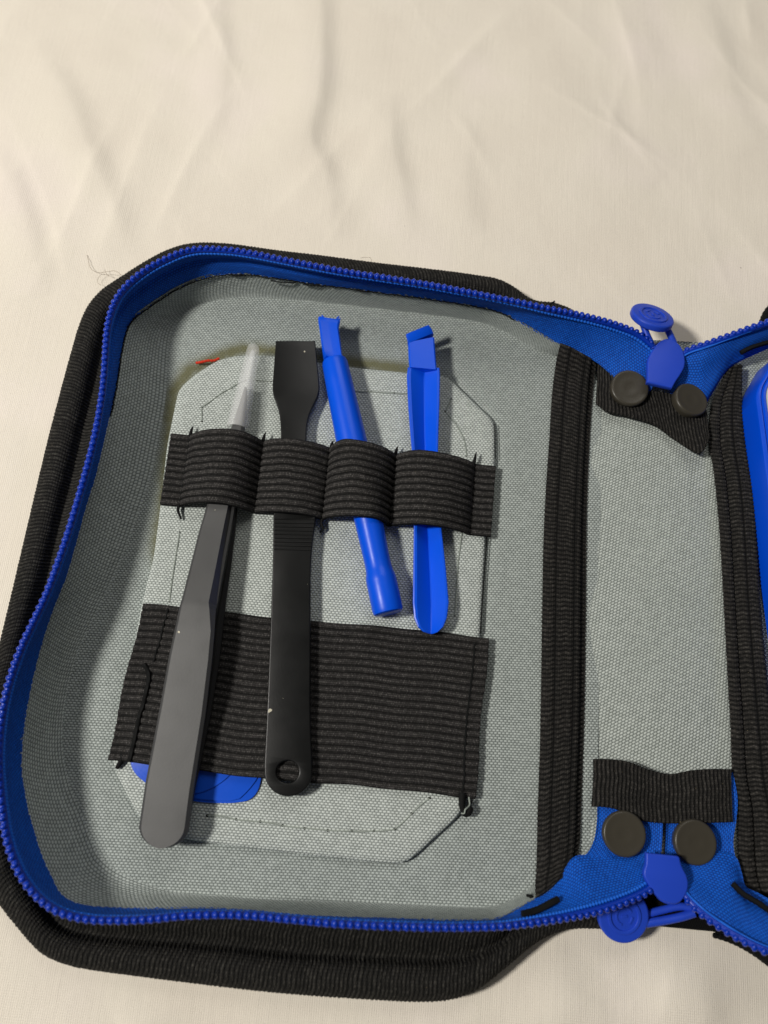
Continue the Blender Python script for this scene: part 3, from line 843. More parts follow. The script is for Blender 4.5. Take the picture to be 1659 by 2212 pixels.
tube('thread_tail', catmull(e, 10), np.linspace(0.95, 0.7, 10), 'thread_black', pocket, CB, 7)
tube('thread_knot', catmull([U(1000, 1752, 5.0), U(1008, 1757, 5.2), U(1014, 1750, 5.2), U(1012, 1742, 5.0), U(1018, 1728, 5.0)], 16), np.r_[np.full(9, 0.95), np.linspace(0.8, 0.35, 7)], 'thread_black', pocket, CB, 7)
tube('thread_loop', catmull([U(996, 1757, 6.2), U(1003, 1757, 6.4), U(1005, 1749, 6.4), U(1014, 1740, 5.6), U(1013, 1722, 5)], 20), 0.22, 'thread_grey', pocket, CB, 6)

# spine: grey panel between two ribbed bindings
def strip_between(Lp, Rp, nu, nv, zprof):
    L = catmull([U(*p) for p in Lp], nu); R = catmull([U(*p) for p in Rp], nu)
    v = np.linspace(0, 1, nv)
    P = L[:, None] * (1 - v)[None, :, None] + R[:, None] * v[None, :, None]
    P[..., 2] += zprof(v)[None, :]
    return P
P = strip_between([(1262, 730, 2.6), (1255, 1000, 2.6), (1250, 1350, 2.6), (1240, 1700, 2.6), (1230, 1900, 2.6)],
                  [(1600, 745, 2.6), (1590, 1000, 2.6), (1595, 1350, 2.6), (1610, 1700, 2.6), (1625, 1960, 2.6)], 120, 60, lambda v: 0.7 * np.sin(v * math.pi))
P[..., 2] += 0.35 * soft_noise(P[..., 0], P[..., 1], 55, 41, 2)
ra = math.radians(32)
surf('spine_panel', P, 'spine', case, CB, uv=P[..., :2] @ np.array([[math.cos(ra), -math.sin(ra)], [math.sin(ra), math.cos(ra)]]), thick=0.4)

def webbing(name, Lp, Rp, nv, zprof, pitch=1.15, amp=0.34, mat='webbing', z_seam=None, thick=0.6, ribs_along=True, nper=7):
    L = catmull([U(*p) for p in Lp], 400)
    n = int(length(L) / pitch * nper)
    P = strip_between(Lp, Rp, n, nv, zprof)
    uv = uv_lengths(P)
    jit = np.interp(np.arange(n), np.arange(0, n, 40), RNG.randn(len(np.arange(0, n, 40))) * 0.25)
    d = amp * np.abs(np.sin(math.pi * (uv[..., 0] + 0.12 * np.sin(uv[..., 1] * 2.2 + 0.7) + jit[:, None]) / pitch)) ** 0.7 + 0.03 * RNG.randn(n, nv)
    if z_seam is not None:
        vv = np.linspace(0, 1, nv)
        for s in z_seam: d -= 0.3 * np.exp(-((vv - s) / 0.025) ** 2)[None, :]
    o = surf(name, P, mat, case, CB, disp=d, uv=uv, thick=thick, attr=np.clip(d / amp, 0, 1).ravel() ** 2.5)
    return o, P
SB1L = [(1211, 742, 7.4), (1203, 775, 6.0), (1199, 800, 4.6), (1193, 850, 4), (1187, 949, 4), (1180, 1049, 4), (1174, 1180, 4), (1171, 1352, 4), (1167, 1602, 4), (1162, 1752, 4), (1159, 1880, 4.6), (1157, 1915, 6.6), (1158, 1940, 7.6)]
SB1R = [(1288, 784, 6.0), (1286, 800, 5.2), (1283, 830, 4.2), (1279, 880, 4), (1272, 999, 4), (1268, 1120, 4), (1267, 1220, 4), (1266, 1352, 4), (1263, 1552, 4), (1258, 1702, 4), (1252, 1830, 4.5), (1244, 1860, 5.4), (1225, 1885, 6.4)]
b1, _ = webbing('spine_binding', SB1L, SB1R, 30, lambda v: 0.9 * (1 - np.abs(2 * v - 1) ** 4) - 0.9 * sm(v, 0.84, 0.90), z_seam=(0.28, 0.70, 0.86))
b1['label'] = 'black ribbed binding strip left of the grey spine panel'
SB2L = [(1576, 790, 6.5), (1556, 830, 5.5), (1539, 869, 4.5), (1532, 949, 4), (1543, 1024, 4), (1555, 1149, 4), (1564, 1302, 4), (1572, 1452, 4), (1579, 1577, 4), (1583, 1677, 4), (1594, 1740, 4), (1600, 1886, 4.5), (1612, 1930, 5)]
SB2R = [(1600, 792, 7), (1601, 840, 6.5), (1603, 899, 6), (1611, 970, 6), (1625, 1060, 6), (1634, 1177, 6), (1641, 1302, 6), (1655, 1452, 6), (1668, 1577, 6), (1680, 1677, 6), (1695, 1760, 6), (1712, 1886, 6), (1720, 1930, 6)]
b2, _ = webbing('spine_binding', SB2L, SB2R, 34, lambda v: 0.7 * np.sin(np.clip(v / 0.3, 0, 1) * math.pi) ** 0.5 - 0.6 * np.exp(-((v - 0.31) / 0.03) ** 2) + 1.2 * sm(v, 0.32, 0.6) * (1 - sm(v, 0.9, 1)), z_seam=(0.62,))
b2['label'] = 'black ribbed binding strip right of the grey spine panel'

# grey floor of the right half
P = strip_between([(1590, 760, 4.2), (1600, 1000, 4.2), (1630, 1400, 4.2), (1680, 1900, 4.2)], [(1780, 720, 4.2), (1790, 1000, 4.2), (1790, 1400, 4.2), (1790, 1960, 4.2)], 80, 30, lambda v: 0.3 * np.sin(v * 5))
surf('lining_floor', P, 'lining', case, CB, uv=P[..., :2].copy(), thick=0.4, attr=np.zeros(80 * 30))
# gusset edge of the right half
for (pts, nm) in (([(1600, 738, 4), (1640, 712, 6), (1665, 676, 8), (1700, 650, 9), (1750, 625, 9)], 't'), ([(1540, 2020, 1.5), (1600, 2034, 2.5), (1640, 2050, 4), (1680, 2075, 7), (1750, 2105, 8)], 'b')):
    C = catmull([U(*p) for p in pts], 200); up = np.linspace(0, length(C), 200)
    tube('edge_binding', C, 0.5 + 1.7 * sm(np.linspace(0, 1, 200), 0.0, 0.6) + 0.15 * np.abs(np.sin(up * math.pi / 1.15)), 'gusset', case, CB, 14)

# webbing tabs that hold the zipper ends
def tab(top, bot, label, zt, folds):
    T_ = catmull([U(*p) for p in top], 420); B_ = catmull([U(*p) for p in bot], 420)
    nvv = 26; v = np.linspace(0, 1, nvv)
    P = T_[:, None] * (1 - v)[None, :, None] + B_[:, None] * v[None, :, None]
    uv = uv_lengths(P)
    P[..., 2] += folds(uv[..., 0] / uv[-1, 0, 0], v[None, :])
    d = 0.38 * np.abs(np.sin(math.pi * (uv[..., 0] + 0.1 * np.sin(uv[..., 1])) / 1.02)) ** 0.7 + 0.03 * RNG.randn(*uv.shape[:2])
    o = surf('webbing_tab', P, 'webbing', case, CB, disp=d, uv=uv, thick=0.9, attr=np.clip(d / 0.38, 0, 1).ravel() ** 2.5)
    o['label'] = label
    return o
tab([(1291, 786, 5), (1312, 800, 6), (1350, 822, 6), (1399, 842, 6), (1452, 852, 6), (1500, 872, 6), (1527, 890, 5.5)],
    [(1287, 872, 4.2), (1310, 890, 5), (1354, 900, 5.2), (1419, 920, 5.4), (1459, 948, 6), (1513, 978, 7.5), (1531, 946, 6)],
    'black webbing tab under the upper pair of rivets', 6, lambda s, v: 0.4 * np.sin(s * 7) * v)
tab([(1282, 1639, 5.6), (1310, 1640, 6), (1354, 1645, 6.2), (1404, 1663, 5.6), (1444, 1672, 5.3), (1494, 1664, 5.8), (1540, 1661, 6), (1578, 1662, 5.6)],
    [(1277, 1742, 5.8), (1300, 1743, 6.6), (1329, 1748, 7), (1389, 1772, 6.8), (1454, 1779, 6.6), (1500, 1778, 6.6), (1545, 1777, 6.6), (1582, 1776, 6.2)],
    'black webbing tab above the lower pair of rivets', 6, lambda s, v: 0.5 * np.sin(s * 9 + 1) * np.sin(v * 3))
# zipper tape ends below the lower tab
def tape_end(Lp, Rp, label):
    P = strip_between(Lp, Rp, 40, 20, lambda v: 0.35 * np.sin(v * 6))
    P[..., 2] += 0.2 * soft_noise(P[..., 0], P[..., 1], 10, 61, 2)
    o = surf('tape_end', P, 'tape', case, CB, uv=uv_lengths(P), thick=0.4)
    o['label'] = label
tape_end([(1290, 1735, 5.6), (1290, 1770, 5.4), (1284, 1812, 5.4), (1272, 1838, 5.8), (1258, 1852, 6)], [(1431, 1735, 5.8), (1432, 1770, 6.2), (1431, 1810, 6.2), (1429, 1840, 6.4), (1428, 1862, 6.6)], 'left blue tape end at the lower rivets')
tape_end([(1439, 1735, 5.5), (1440, 1770, 5.6), (1439, 1810, 5.6), (1437, 1840, 5.8), (1436, 1862, 6)], [(1583, 1668, 4.6), (1594, 1730, 5.2), (1590, 1775, 5.6), (1584, 1820, 6), (1590, 1862, 6.4)], 'right blue tape end at the lower rivets')

# rubber rivets
def rivet(px, py, z, r, tilt, label):
    c = U(px, py, z)
    prof = [(-0.9, r * 0.93), (0.2, r * 0.98), (1.0, r), (1.35, r * 0.99), (1.6, r * 0.965), (1.75, r * 0.93), (1.80, r * 0.89), (1.72, r * 0.82), (1.68, r * 0.5), (1.70, r * 0.3), (1.66, r * 0.25), (1.66, r * 0.02)]
    n = 40; V = []; F = []
    ax = Vector((tilt[0], tilt[1], 1)).normalized(); qd = Vector((0, 0, 1)).rotation_difference(ax)
    for h, rr in prof:
        for k in range(n):
            a = 2 * math.pi * k / n; w = qd @ Vector((rr * math.cos(a), rr * math.sin(a), h)); V.append(c + np.array(w))
    for i in range(len(prof) - 1):
        for k in range(n):
            k2 = (k + 1) % n; F.append((i * n + k, i * n + k2, (i + 1) * n + k2, (i + 1) * n + k))
    F.append(tuple((len(prof) - 1) * n + k for k in range(n)))
    o = link_mesh('rivet', V, F, 'rubber', case, CB, None, True, 50)
    o['label'] = label
rivet(1357, 842, 6.3, 5.5, (0.0, -0.06), 'upper left dark rubber rivet')
rivet(1487, 868, 7.1, 5.2, (0.22, 0.10), 'upper right dark rubber rivet')
rivet(1345, 1800, 6.6, 5.3, (0, 0), 'lower left dark rubber rivet')
rivet(1497, 1818, 6.6, 5.25, (0.02, 0), 'lower right brownish rubber rivet')

# zipper sliders with their disc pulls
def slider(outline, z, label, drop=(0, 0)):
    L = np.array([U(a, b, z)[:2] for a, b in outline]); L = catmull(L, 60, closed=True)
    o = plate('zip_slider', [L], 0.85, 0.4, 'slider', case, CB, zfun=lambda x, y: 0 * x + z - 0.85)
    o['label'] = label
    c = L.mean(0)
    L2 = (L - c) * 0.55 + c
    plate('post', [L2], 1.6, 0.3, 'slider', o, CB, zfun=lambda x, y: 0 * x + z - 3.2)
    L3 = (L - c) * 0.88 + c + np.array(drop)
    plate('lower_wing', [L3], 0.8, 0.4, 'slider', o, CB, zfun=lambda x, y: 0 * x + z - 5.2)
    return o
def sharp_pts(pts, corners):
    out = []
    for i, p in enumerate(pts):
        out.append(p)
        if i in corners: out.append((p[0] + 0.8, p[1] + 0.3)); 
    return out
s1 = slider(sharp_pts([(1440, 731), (1457, 735), (1471, 748), (1479, 768), (1479, 791), (1470, 809), (1460, 824), (1453, 838), (1397, 826), (1399, 804), (1400, 777), (1407, 761), (1417, 746), (1428, 736)], (7, 8)), 11.6, 'violet-blue shield-shaped slider between the upper rivets', drop=(-0.2, 2.4))
s2 = slider(sharp_pts([(1397, 1842), (1467, 1850), (1472, 1868), (1485, 1896), (1487, 1916), (1480, 1936), (1467, 1951), (1452, 1953), (1427, 1943), (1406, 1918), (1392, 1893), (1392, 1880), (1396, 1867)], (0, 1)), 11.6, 'violet-blue shield-shaped slider below the lower rivets', drop=(1.6, -1.6))

def disc_pull(center, ax, up, r, parent, name='pull_disc'):
    """round tab with raised rim, inner ring and a small raised mark"""
    ax = Vector(ax).normalized(); e2 = (Vector(up) - ax * Vector(up).dot(ax)).normalized(); e1 = e2.cross(ax)
    fr = np.eye(4)
    for i in range(3):
        fr[i, 0] = e1[i]; fr[i, 1] = e2[i]; fr[i, 2] = ax[i]; fr[i, 3] = center[i]
    circ = lambda R, n=56: [(R * math.cos(2 * math.pi * k / n), R * math.sin(2 * math.pi * k / n)) for k in range(n)]
    o = plate(name, [circ(r)], 1.0, 0.55, 'slider', parent, CB, frame=fr)
    def at(h):
        f = fr.copy(); f[:3, 3] = np.array(center) + np.array(ax) * h; return f
    plate('rim_ring', [circ(r * 0.66), circ(r * 0.52)], 0.22, 0.15, 'slider', parent, CB, frame=at(1.08))
    # mark: two facing arcs and three small strokes
    def arc(R, a0, a1, w):
        A = [(R * math.cos(a), R * math.sin(a)) for a in np.linspace(a0, a1, 14)]
        B = [((R - w) * math.cos(a), (R - w) * math.sin(a)) for a in np.linspace(a1, a0, 14)]
        return A + B
    for L in (arc(r * .36, math.radians(200), math.radians(335), r * .09), arc(r * .36, math.radians(25), math.radians(80), r * .09), arc(r * .36, math.radians(110), math.radians(165), r * .09),
              [(-.05 * r, -.12 * r), (.05 * r, -.12 * r), (.05 * r, .12 * r), (-.05 * r, .12 * r)]):
        plate('emblem_mark', [L], 0.16, 0.08, 'slider', parent, CB, frame=at(1.05))
    return o
# upper pull stands out over the sheet
dc = U(1408, 686, 13)
disc_pull(dc, (0.12, 0.48, 0.87), (0.1, 1, 0), 6.3, s1)
tube('pull_bar', catmull([U(1389, 700, 12.0), U(1397, 722, 11.5), U(1411, 752, 10.5)], 12), 0.95, 'slider', s1, CB, 10)
tube('pull_bar', catmull([U(1437, 703, 12.0), U(1446, 720, 11.5), U(1456, 742, 10.5)], 12), 0.95, 'slider', s1, CB, 10)
# lower pull hangs sideways under the teeth
dc2 = U(1345, 1976, 6.0)
disc_pull(dc2, (0.05, -0.16, 1), (1, 0.2, 0), 6.1, s2)
tube('pull_bar', catmull([U(1388, 1996, 5.2), U(1430, 1989, 5.6), U(1470, 1981, 6.4), U(1500, 1972, 7.0)], 16), 1.0, 'slider', s2, CB, 10)
tube('pull_bar', catmull([U(1385, 1978, 4.6), U(1430, 1966, 5.2), U(1470, 1958, 6.0), U(1498, 1962, 6.6)], 16), 0.9, 'slider', s2, CB, 10)

# loose black thread at the top corner of the binding
tube('thread_tail', catmull([U(1180, 662, 9), U(1192, 655, 10), U(1199, 650, 10.5)], 8), np.linspace(.5, .2, 8), 'thread_black', case, CB, 6)
tube('thread_tail', catmull([U(1158, 1948, 6), U(1146, 1936, 6.5), U(1137, 1934, 6.5)], 8), np.linspace(.6, .3, 8), 'thread_black', case, CB, 6)

# ------------------------------------------------------------------ bit box on the right
A0 = U(1592, 852, 5.6); Bl = U(1659, 1376, 5.6)
e1 = (A0 - Bl); e1[2] = 0; e1 /= np.linalg.norm(e1); e2 = np.array([e1[1], -e1[0], 0])
BBASE = A0 + e2 * 25 - e1 * 40; BBASE[2] = 5.0
box = empty('bit_box', BBASE, 'blue plastic box with pale lid in the right half, cut by the frame', 'box')
ch = U(1659, 762, 5.6)
cx2 = (ch - A0).dot(e2); cy2 = (ch - A0).dot(e1)
def box_ring(inset, z, n=7):
    W, Hh = 58.0, 104.0; c = max(9.5 - inset * 0.4, 2)
    ang = [(inset, -Hh + inset), (inset, -c * .35), (inset + c * .85, c * 1.0 - inset * .3), (W - inset, c * 1.0 + 0 - inset * .3), (W - inset, -Hh + inset)]
    # round every corner
    pts = []
    m = len(ang); rr = 3.2
    for i in range(m):
        p0, p1, p2 = map(np.array, (ang[i - 1], ang[i], ang[(i + 1) % m]))
        d0 = (p0 - p1) / np.linalg.norm(p0 - p1); d2 = (p2 - p1) / np.linalg.norm(p2 - p1)
        for t in np.linspace(0, 1, n):
            q = (1 - t) ** 2 * (p1 + d0 * rr) + 2 * t * (1 - t) * p1 + t ** 2 * (p1 + d2 * rr)
            pts.append(A0 + e2 * q[0] + e1 * q[1])
    R = np.array(pts); R[:, 2] = z
    return R
loft('body', [box_ring(0.3, 4.8), box_ring(0.0, 5.4), box_ring(0.5, 13.2), box_ring(0.75, 14.0), box_ring(1.3, 14.4), box_ring(1.7, 14.5), box_ring(2.0, 14.0), box_ring(2.3, 14.0), box_ring(2.6, 14.4), box_ring(3.2, 14.5), box_ring(3.4, 13.2)], 'box_blue', box, BBASE, caps=True, sharp=30)
loft('lid_panel', [box_ring(3.42, 13.25), box_ring(3.45, 14.0), box_ring(3.8, 14.2)], 'window', box, BBASE, caps=True)

# ------------------------------------------------------------------ tweezers
tw_base = U(345, 1800, 6)
tw = empty('tweezers', tw_base, 'long grey metal tweezers, leftmost tool, tip under a clear cap', 'tweezers')
def arm(name, stations, th, parent, mat, side_bev=0.9, wide=None):
    """stations: (px, py, z, half width mm); rounded first end"""
    C = np.array([U(a, b, z) for a, b, z, w in stations]); W = np.array([s[3] for s in stations])
    rings = []
    for i in range(len(C)):
        T = C[min(i + 1, len(C) - 1)] - C[max(i - 1, 0)]; T = T / np.linalg.norm(T)
        sd = np.cross(T, [0, 0, 1.0]); sd /= np.linalg.norm(sd); upv = np.cross(sd, T)
        w = W[i]; b = min(side_bev, w * 0.35); br = b * 0.9; lowr = 0.1
        if wide is not None:
            q = wide(stations[i][1]); br = b * 0.9 * (1 - q) + w * 0.42 * q; lowr = 0.1 - 1.8 * q
        sec = [(-w, -th), (w, -th + min(0, th * (lowr + 0.9))), (w, th * lowr), (w - br, th), (-w + b * 0.7, th), (-w, th * 0.3)]
        rings.append([C[i] + sd * x + upv * y for x, y in sec])
    return loft(name, rings, mat, parent, tw_base, True, 12)
def round_end(p0, p1, z, w, n=9):
    # half-disc stations ending at p0 heading to p1
    a = np.array(p0); b = np.array(p1); d = (b - a) / np.linalg.norm(b - a)
    L = 48.0; out = []
    for t in np.linspace(0, 1, n):
        s = 1 - math.cos(t * math.pi / 2)
        ww = w * math.sqrt(max(1 - (1 - s) ** 2, 0.0))
        out.append((a[0] + d[0] * L * s, a[1] + d[1] * L * s, z, max(ww, 0.35)))
    return out
ends = round_end((346, 1832), (395, 1560), 10.6, 5.75)
up_st = ends + [(366, 1700, 10.8, 5.75), (394, 1540, 11.4, 5.6), (412, 1420, 12.0, 5.3), (421, 1360, 12.4, 4.9), (427, 1312, 12.7, 4.45), (430, 1300, 12.6, 4.35), (448, 1220, 11.5, 4.15), (463, 1150, 10.5, 3.9), (475, 1100, 9.9, 3.6), (490, 1040, 9.9, 2.9), (503, 980, 9.3, 2.3), (511, 938, 8.9, 1.9), (519, 898, 8.6, 1.3), (526, 865, 8.4, 0.8), (531, 838, 8.2, 0.3)]
arm('upper_arm', up_st, 0.8, tw, 'steel_grey', wide=lambda py: float(sm(-py, -1330.0, -1296.0)))
ends2 = round_end((347, 1831), (396, 1560), 9.1, 5.6)
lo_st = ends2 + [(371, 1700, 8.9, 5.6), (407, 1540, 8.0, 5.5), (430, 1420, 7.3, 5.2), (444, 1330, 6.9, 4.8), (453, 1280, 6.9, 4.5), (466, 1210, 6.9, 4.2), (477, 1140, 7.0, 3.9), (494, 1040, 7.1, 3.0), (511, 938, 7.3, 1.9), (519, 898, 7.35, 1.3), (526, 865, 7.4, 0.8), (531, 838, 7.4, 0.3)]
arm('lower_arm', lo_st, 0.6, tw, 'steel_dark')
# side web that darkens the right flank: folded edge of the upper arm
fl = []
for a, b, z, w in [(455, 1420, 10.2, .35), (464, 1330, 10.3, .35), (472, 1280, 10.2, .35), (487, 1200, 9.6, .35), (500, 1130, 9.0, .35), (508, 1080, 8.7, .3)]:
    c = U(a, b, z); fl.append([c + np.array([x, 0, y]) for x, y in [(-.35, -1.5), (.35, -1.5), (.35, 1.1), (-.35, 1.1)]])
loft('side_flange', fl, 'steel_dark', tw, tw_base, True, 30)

# milky cap on the tip
cb = U(513, 926, 8.2); ct = U(549, 744, 7.6)
cap_base = cb.copy()
prof = [(0.0, 3.0), (0.01, 3.15), (0.08, 3.05), (0.30, 2.72), (0.55, 2.35), (0.80, 1.98), (0.93, 1.78), (0.97, 1.55), (0.99, 1.1), (1.0, 0.4)]
inner = [(0.93, 0.3), (0.90, 0.7), (0.79, 0.85), (0.785, 1.15), (0.56, 1.4), (0.555, 1.7), (0.32, 1.95), (0.315, 2.1), (0.16, 2.25), (0.155, 2.4), (0.02, 2.6), (0.0, 2.65)]
def cap_obj():
    A, B = cb, ct
    T = (B - A) / np.linalg.norm(B - A); sd = np.cross(T, [0, 0, 1.0]); sd /= np.linalg.norm(sd); upv = np.cross(sd, T)
    allp = prof + inner; n = 28; V = []; F = []
    for t, r in allp:
        c = A + (B - A) * t
        for k in range(n):
            a = 2 * math.pi * k / n; V.append(c + r * (math.cos(a) * sd + math.sin(a) * upv))
    m = len(allp)
    for i in range(m - 1):
        if i == len(prof) - 1: continue
        for k in range(n):
            k2 = (k + 1) % n; F.append((i * n + k, i * n + k2, (i + 1) * n + k2, (i + 1) * n + k))
    F.append(tuple((len(prof) - 1) * n + k for k in range(n)))
    F.append(tuple((len(prof)) * n + k for k in range(n)))
    for k in range(n):
        k2 = (k + 1) % n; F.append(((m - 1) * n + k, (m - 1) * n + k2, k2, k))
    o = link_mesh('tip_cap', V, F, 'cap', None, cap_base, None, True, 35)
    bm = bmesh.new(); bm.from_mesh(o.data); bmesh.ops.recalc_face_normals(bm, faces=bm.faces); bm.to_mesh(o.data); bm.free()
    o.location = Vector(cap_base) * S
    tag(o, 'translucent white tapered cap over the tweezer tip', 'tip cap')
cap_obj()

# ------------------------------------------------------------------ black metal spudger
sp_base = U(630, 1400, 5.5)
sp = empty('metal_spudger', sp_base, 'flat black metal spudger with a wide blade and a round hole', 'spudger')
SPL = [(596, 737), (592, 790), (589, 838), (590, 853), (597, 872), (603, 892), (606, 915), (607, 950), (602, 1000), (594, 1060), (591, 1114), (590, 1202), (585, 1352), (577, 1552), (572, 1650)]
SPR = [(675, 1650), (671, 1552), (671, 1402), (673, 1202), (682, 1114), (677, 1060), (666, 1000), (662, 955), (664, 915), (670, 893), (679, 874), (687, 857), (690, 842), (686, 790), (681, 737)]
zsp = 7.4
arcp = [(623.5 + 51.5 * math.cos(a), 1668 + 52 * math.sin(a)) for a in np.linspace(math.pi * 0.97, 0.03 * math.pi, 18)]
loopD = [SPL[0]]
Lw = np.array([U(a, b, zsp)[:2] for a, b in SPL]); Rw = np.array([U(a, b, zsp)[:2] for a, b in SPR]); Aw = np.array([U(a, b, zsp)[:2] for a, b in arcp])
outer = np.vstack([catmull(Lw, 60), Aw, catmull(Rw, 60)])
hc = U(622, 1667, zsp)[:2]
hole = [(hc[0] + 2.75 * math.cos(a), hc[1] + 2.55 * math.sin(a)) for a in np.linspace(0, 2 * math.pi, 40, endpoint=False)]
y_top, y_bot = U(630, 740, zsp)[1], U(622, 1720, zsp)[1]
zt = lambda x, y: 7.75 - (y - y_bot) / (y_top - y_bot) * 0.7
plate('blade', [outer, hole], 0.75, 0.35, 'steel_black', sp, sp_base, zfun=zt)
# chamfered tip edge
a, b = U(597, 736, 8.4), U(680, 735, 8.4)
# grip ridges
for k in range(9):
    yy = 1121 + 8.2 * k; zz = 7.98
    a, b = U(593 - k * 0.1, yy, zz), U(680 - k * 1.0, yy + 1, zz)
    tube('grip_ridge', np.array([a, (a + b) / 2, b]), 0.32, 'steel_black', sp, sp_base, 8)

# ------------------------------------------------------------------ blue pry tools
# round-handled tool
rb = U(800, 1200, 5)
rp = empty('round_pry_tool', rb, 'bright blue plastic pry tool with round handle, second from right', 'pry tool')
A = U(722, 778, 8.3); B = U(839, 1325, 8.3)
prof = [(0.0, 2.9), (0.004, 3.4), (0.015, 3.65), (0.10, 3.85), (0.22, 4.05), (0.36, 4.3), (0.5, 4.15), (0.66, 3.75), (0.80, 3.45), (0.832, 3.45), (0.85, 3.6), (0.865, 3.9), (0.88, 4.0), (0.94, 4.0), (0.985, 4.0), (0.997, 3.8), (1.0, 3.5)]
lathe_axis('handle', A, B, prof, 'tool_blue', rp, rb, 32, sharp=40)
# chisel head, rings from the collar to the tip
hs = [((723, 784), 8.6, 2.9, 2.5), ((719, 772), 8.7, 2.85, 1.9), ((717, 757), 8.9, 2.85, 1.45), ((714, 735), 9.1, 2.9, 1.2), ((711, 712), 9.3, 2.85, 1.0), ((710, 700), 9.5, 3.05, 0.85), ((711, 693), 9.7, 3.25, 0.7), ((711, 689), 9.8, 3.1, 0.45)]
rings = []
for (p, z, w, t) in hs:
    c = U(p[0], p[1], z); sd = np.array([0.98, -0.06, 0.0]); upv = np.array([0, 0.25, 0.97])
    sec = [(-1, -.6), (-.85, -1), (.85, -1), (1, -.6), (1, .6), (.85, 1), (.1, .82), (-.1, .82), (-.85, 1), (-1, .6)]
    rings.append([c + sd * x * w + upv * y * t for x, y in sec])
loft('chisel_head', rings, 'tool_blue', rp, rb, True, 30)
# ragged moulding flash at the tip
for px, py in ((692, 694), (731, 693), (728, 689), (698, 687)):
    c = U(px, py, 9.6); tube('moulding_flash', np.array([c, c + [random.uniform(-.4, .4), .5, .1], c + [random.uniform(-.6, .6), .9, .2]]), np.array([.4, .28, .08]), 'tool_blue', rp, rb, 6)

# fluted tool
fb = U(925, 1200, 5)
fp = empty('fluted_pry_tool', fb, 'bright blue plastic pry tool with grooved handle, rightmost tool', 'pry tool')
st = [(881, 949, 796, 9.0, 0.9), (879, 950, 812, 9.0, 1.2), (882, 949, 876, 9.0, 1.5), (886, 947, 930, 8.9, 1.7), (890, 946, 978, 8.8, 1.7), (893, 949, 1060, 8.6, 1.7), (894, 953, 1140, 8.4, 1.8), (893, 963, 1230, 8.3, 1.8), (892, 969, 1302, 8.3, 1.6), (895, 965, 1335, 8.3, 1.2), (903, 957, 1355, 8.3, 0.8), (915, 945, 1366, 8.2, 0.4), (925, 935, 1369.5, 8.0, 0.1)]
rings = []
for (xl, xr, yy, z, dep) in st:
    a, b = U(xl, yy - 1, z), U(xr, yy, z); c = (a + b) / 2; w = np.linalg.norm(b - a) / 2; sd = (b - a) / (2 * w); upv = np.array([0, 0, 1.0])
    h = min(3.0, w * 0.9)
    sec = [(-1, -.35 * h), (-.55, -h), (.55, -h), (1, -.35 * h), (1, 0.3), (.95, .42), (.84, .38), (.12, -dep * 1.35), (.04, -dep * 1.35), (-.78, .36), (-.93, .42), (-1, .3)]
    rings.append([c + sd * x * w + upv * y for x, y in sec])
loft('handle', rings, 'tool_blue', fp, fb, True, 16)
hs = [((914, 800), 8.7, 3.85, 1.1, 0.0), ((912, 780), 8.9, 3.85, 0.95, 0.0), ((910, 745), 9.1, 3.8, 0.85, 0.0), ((909, 737), 9.15, 3.75, 0.8, 1.4)]
rings = []
sec = [(-1, -.7), (-.9, -1), (.9, -1), (1, -.7), (1, .7), (.9, 1), (-.9, 1), (-1, .7)]
for (p, z, w, t, sk) in hs:
    c = U(p[0], p[1], z); upv = np.array([0, 0.1, .99])
    rings.append([c + np.array([x * w, x * sk * 0.9, 0]) + upv * y * t for x, y in sec])
loft('chisel_head', rings, 'tool_blue', fp, fb, True, 28)
rings = []
for (pl_, pr_, zl, zr, t) in [((884, 745), (936, 724), 9.2, 9.2, 0.85), ((881, 736), (932, 714), 10.0, 10.0, 0.75), ((877, 724), (926, 704), 10.6, 10.6, 0.45)]:
    a, b = U(pl_[0], pl_[1], zl), U(pr_[0], pr_[1], zr); c = (a + b) / 2; h = (b - a) / 2
    rings.append([c + h * x + np.array([0, .3, .95]) * y * t for x, y in sec])
loft('bent_tip', rings, 'tool_blue', fp, fb, True, 28)

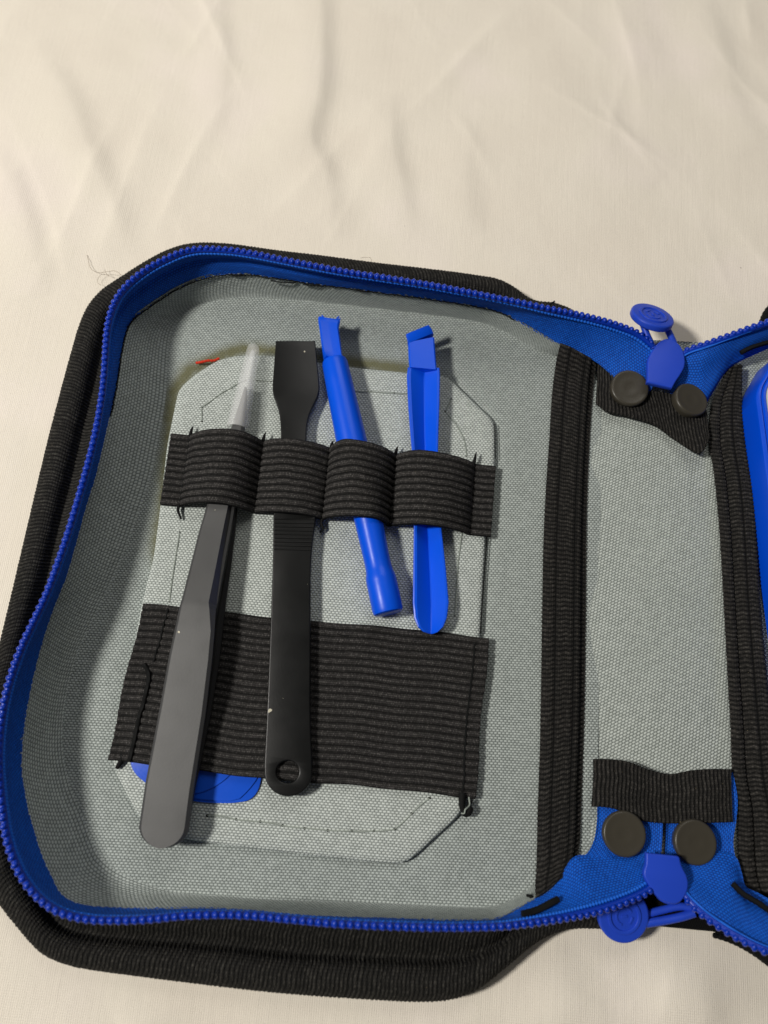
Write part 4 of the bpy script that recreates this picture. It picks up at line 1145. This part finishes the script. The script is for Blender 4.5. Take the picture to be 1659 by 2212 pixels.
# ------------------------------------------------------------------ opening pick under the pocket
pk_base = U(420, 1640, 4.6)
pk = empty('opening_pick', pk_base, 'flat blue plastic opening pick peeking out below the elastic pocket', 'pick')
PKD = [(281, 1645), (289, 1667), (309, 1687), (350, 1712), (414, 1730), (470, 1735), (510, 1734), (540, 1727), (557, 1708), (565, 1675), (566, 1640), (545, 1590), (490, 1545), (420, 1520), (350, 1535), (300, 1580), (281, 1620)]
Lk = catmull(np.array([U(a, b, 5)[:2] for a, b in PKD]), 90, closed=True)
plate('pick_plate', [Lk], 0.22, 0.12, 'pick', pk, pk_base, zfun=lambda x, y: 0 * x + 4.72)
pc = U(410, 1580, 5)[:2]
ang = np.arctan2(Lk[:, 1] - pc[1], Lk[:, 0] - pc[0]); rad = np.hypot(Lk[:, 0] - pc[0], Lk[:, 1] - pc[1]); od = np.argsort(ang)
for k, Rk in enumerate((20.6, 14.8, 9.0)):
    th_ = np.linspace(-math.pi, math.pi, 72, endpoint=False)
    rr = np.interp(th_, ang[od], rad[od], period=2 * math.pi)
    r2 = np.minimum(rr - 0.7 - 0.8 * k, Rk)
    L2 = np.stack([pc[0] + r2 * np.cos(th_), pc[1] + r2 * np.sin(th_)], 1)
    plate('raised_step', [L2], 0.3, 0.06, 'pick', pk, pk_base, zfun=lambda x, y, k=k: 0 * x + 4.98 + 0.32 * k)

# ------------------------------------------------------------------ small loose things
C = catmull([U(424, 784, 3.6), U(436, 782, 4.2), U(450, 779, 4.3), U(462, 779, 4.0), U(474, 774, 3.8)], 30)
o = tube('thread_scrap', C, 0.38 + 0.07 * np.sin(np.arange(30) * 1.7), 'thread_red', None, C[0], 8); o.location = Vector(C[0]) * S
tag(o, 'short red thread scrap lying above the grey patch', 'thread')
C = catmull([U(188, 551, 0.7), U(191, 562, 1.0), U(193, 573, 1.2), U(199, 583, 1.3), U(212, 589, 1.2), U(230, 587, 2), U(246, 585, 4), U(256, 589, 6), U(262, 594, 7)], 60)
o = tube('loose_fibre', C, 0.055, 'hair', None, C[0], 5); o.location = Vector(C[0]) * S
tag(o, 'fine curly fibre on the sheet at the upper left corner of the case', 'fibre')
C = catmull([U(226, 581, 1.4), U(229, 590, 1.4), U(236, 596, 1.6), U(222, 592, 1.5), U(212, 601, 1.3), U(211, 610, 1.3), U(218, 616, 1.6)], 60)
o = tube('loose_fibre', C, 0.045, 'hair', None, C[0], 5); o.location = Vector(C[0]) * S
tag(o, 'thin looped fibre beside the curly one on the sheet', 'fibre')
C = catmull([U(779, 557, 3), U(790, 556, 5), U(800, 557, 6), U(803, 565, 7)], 30)
o = tube('loose_fibre', C, 0.05, 'hair', None, C[0], 5); o.location = Vector(C[0]) * S
tag(o, 'tiny fibre curling off the top edge of the case', 'fibre')
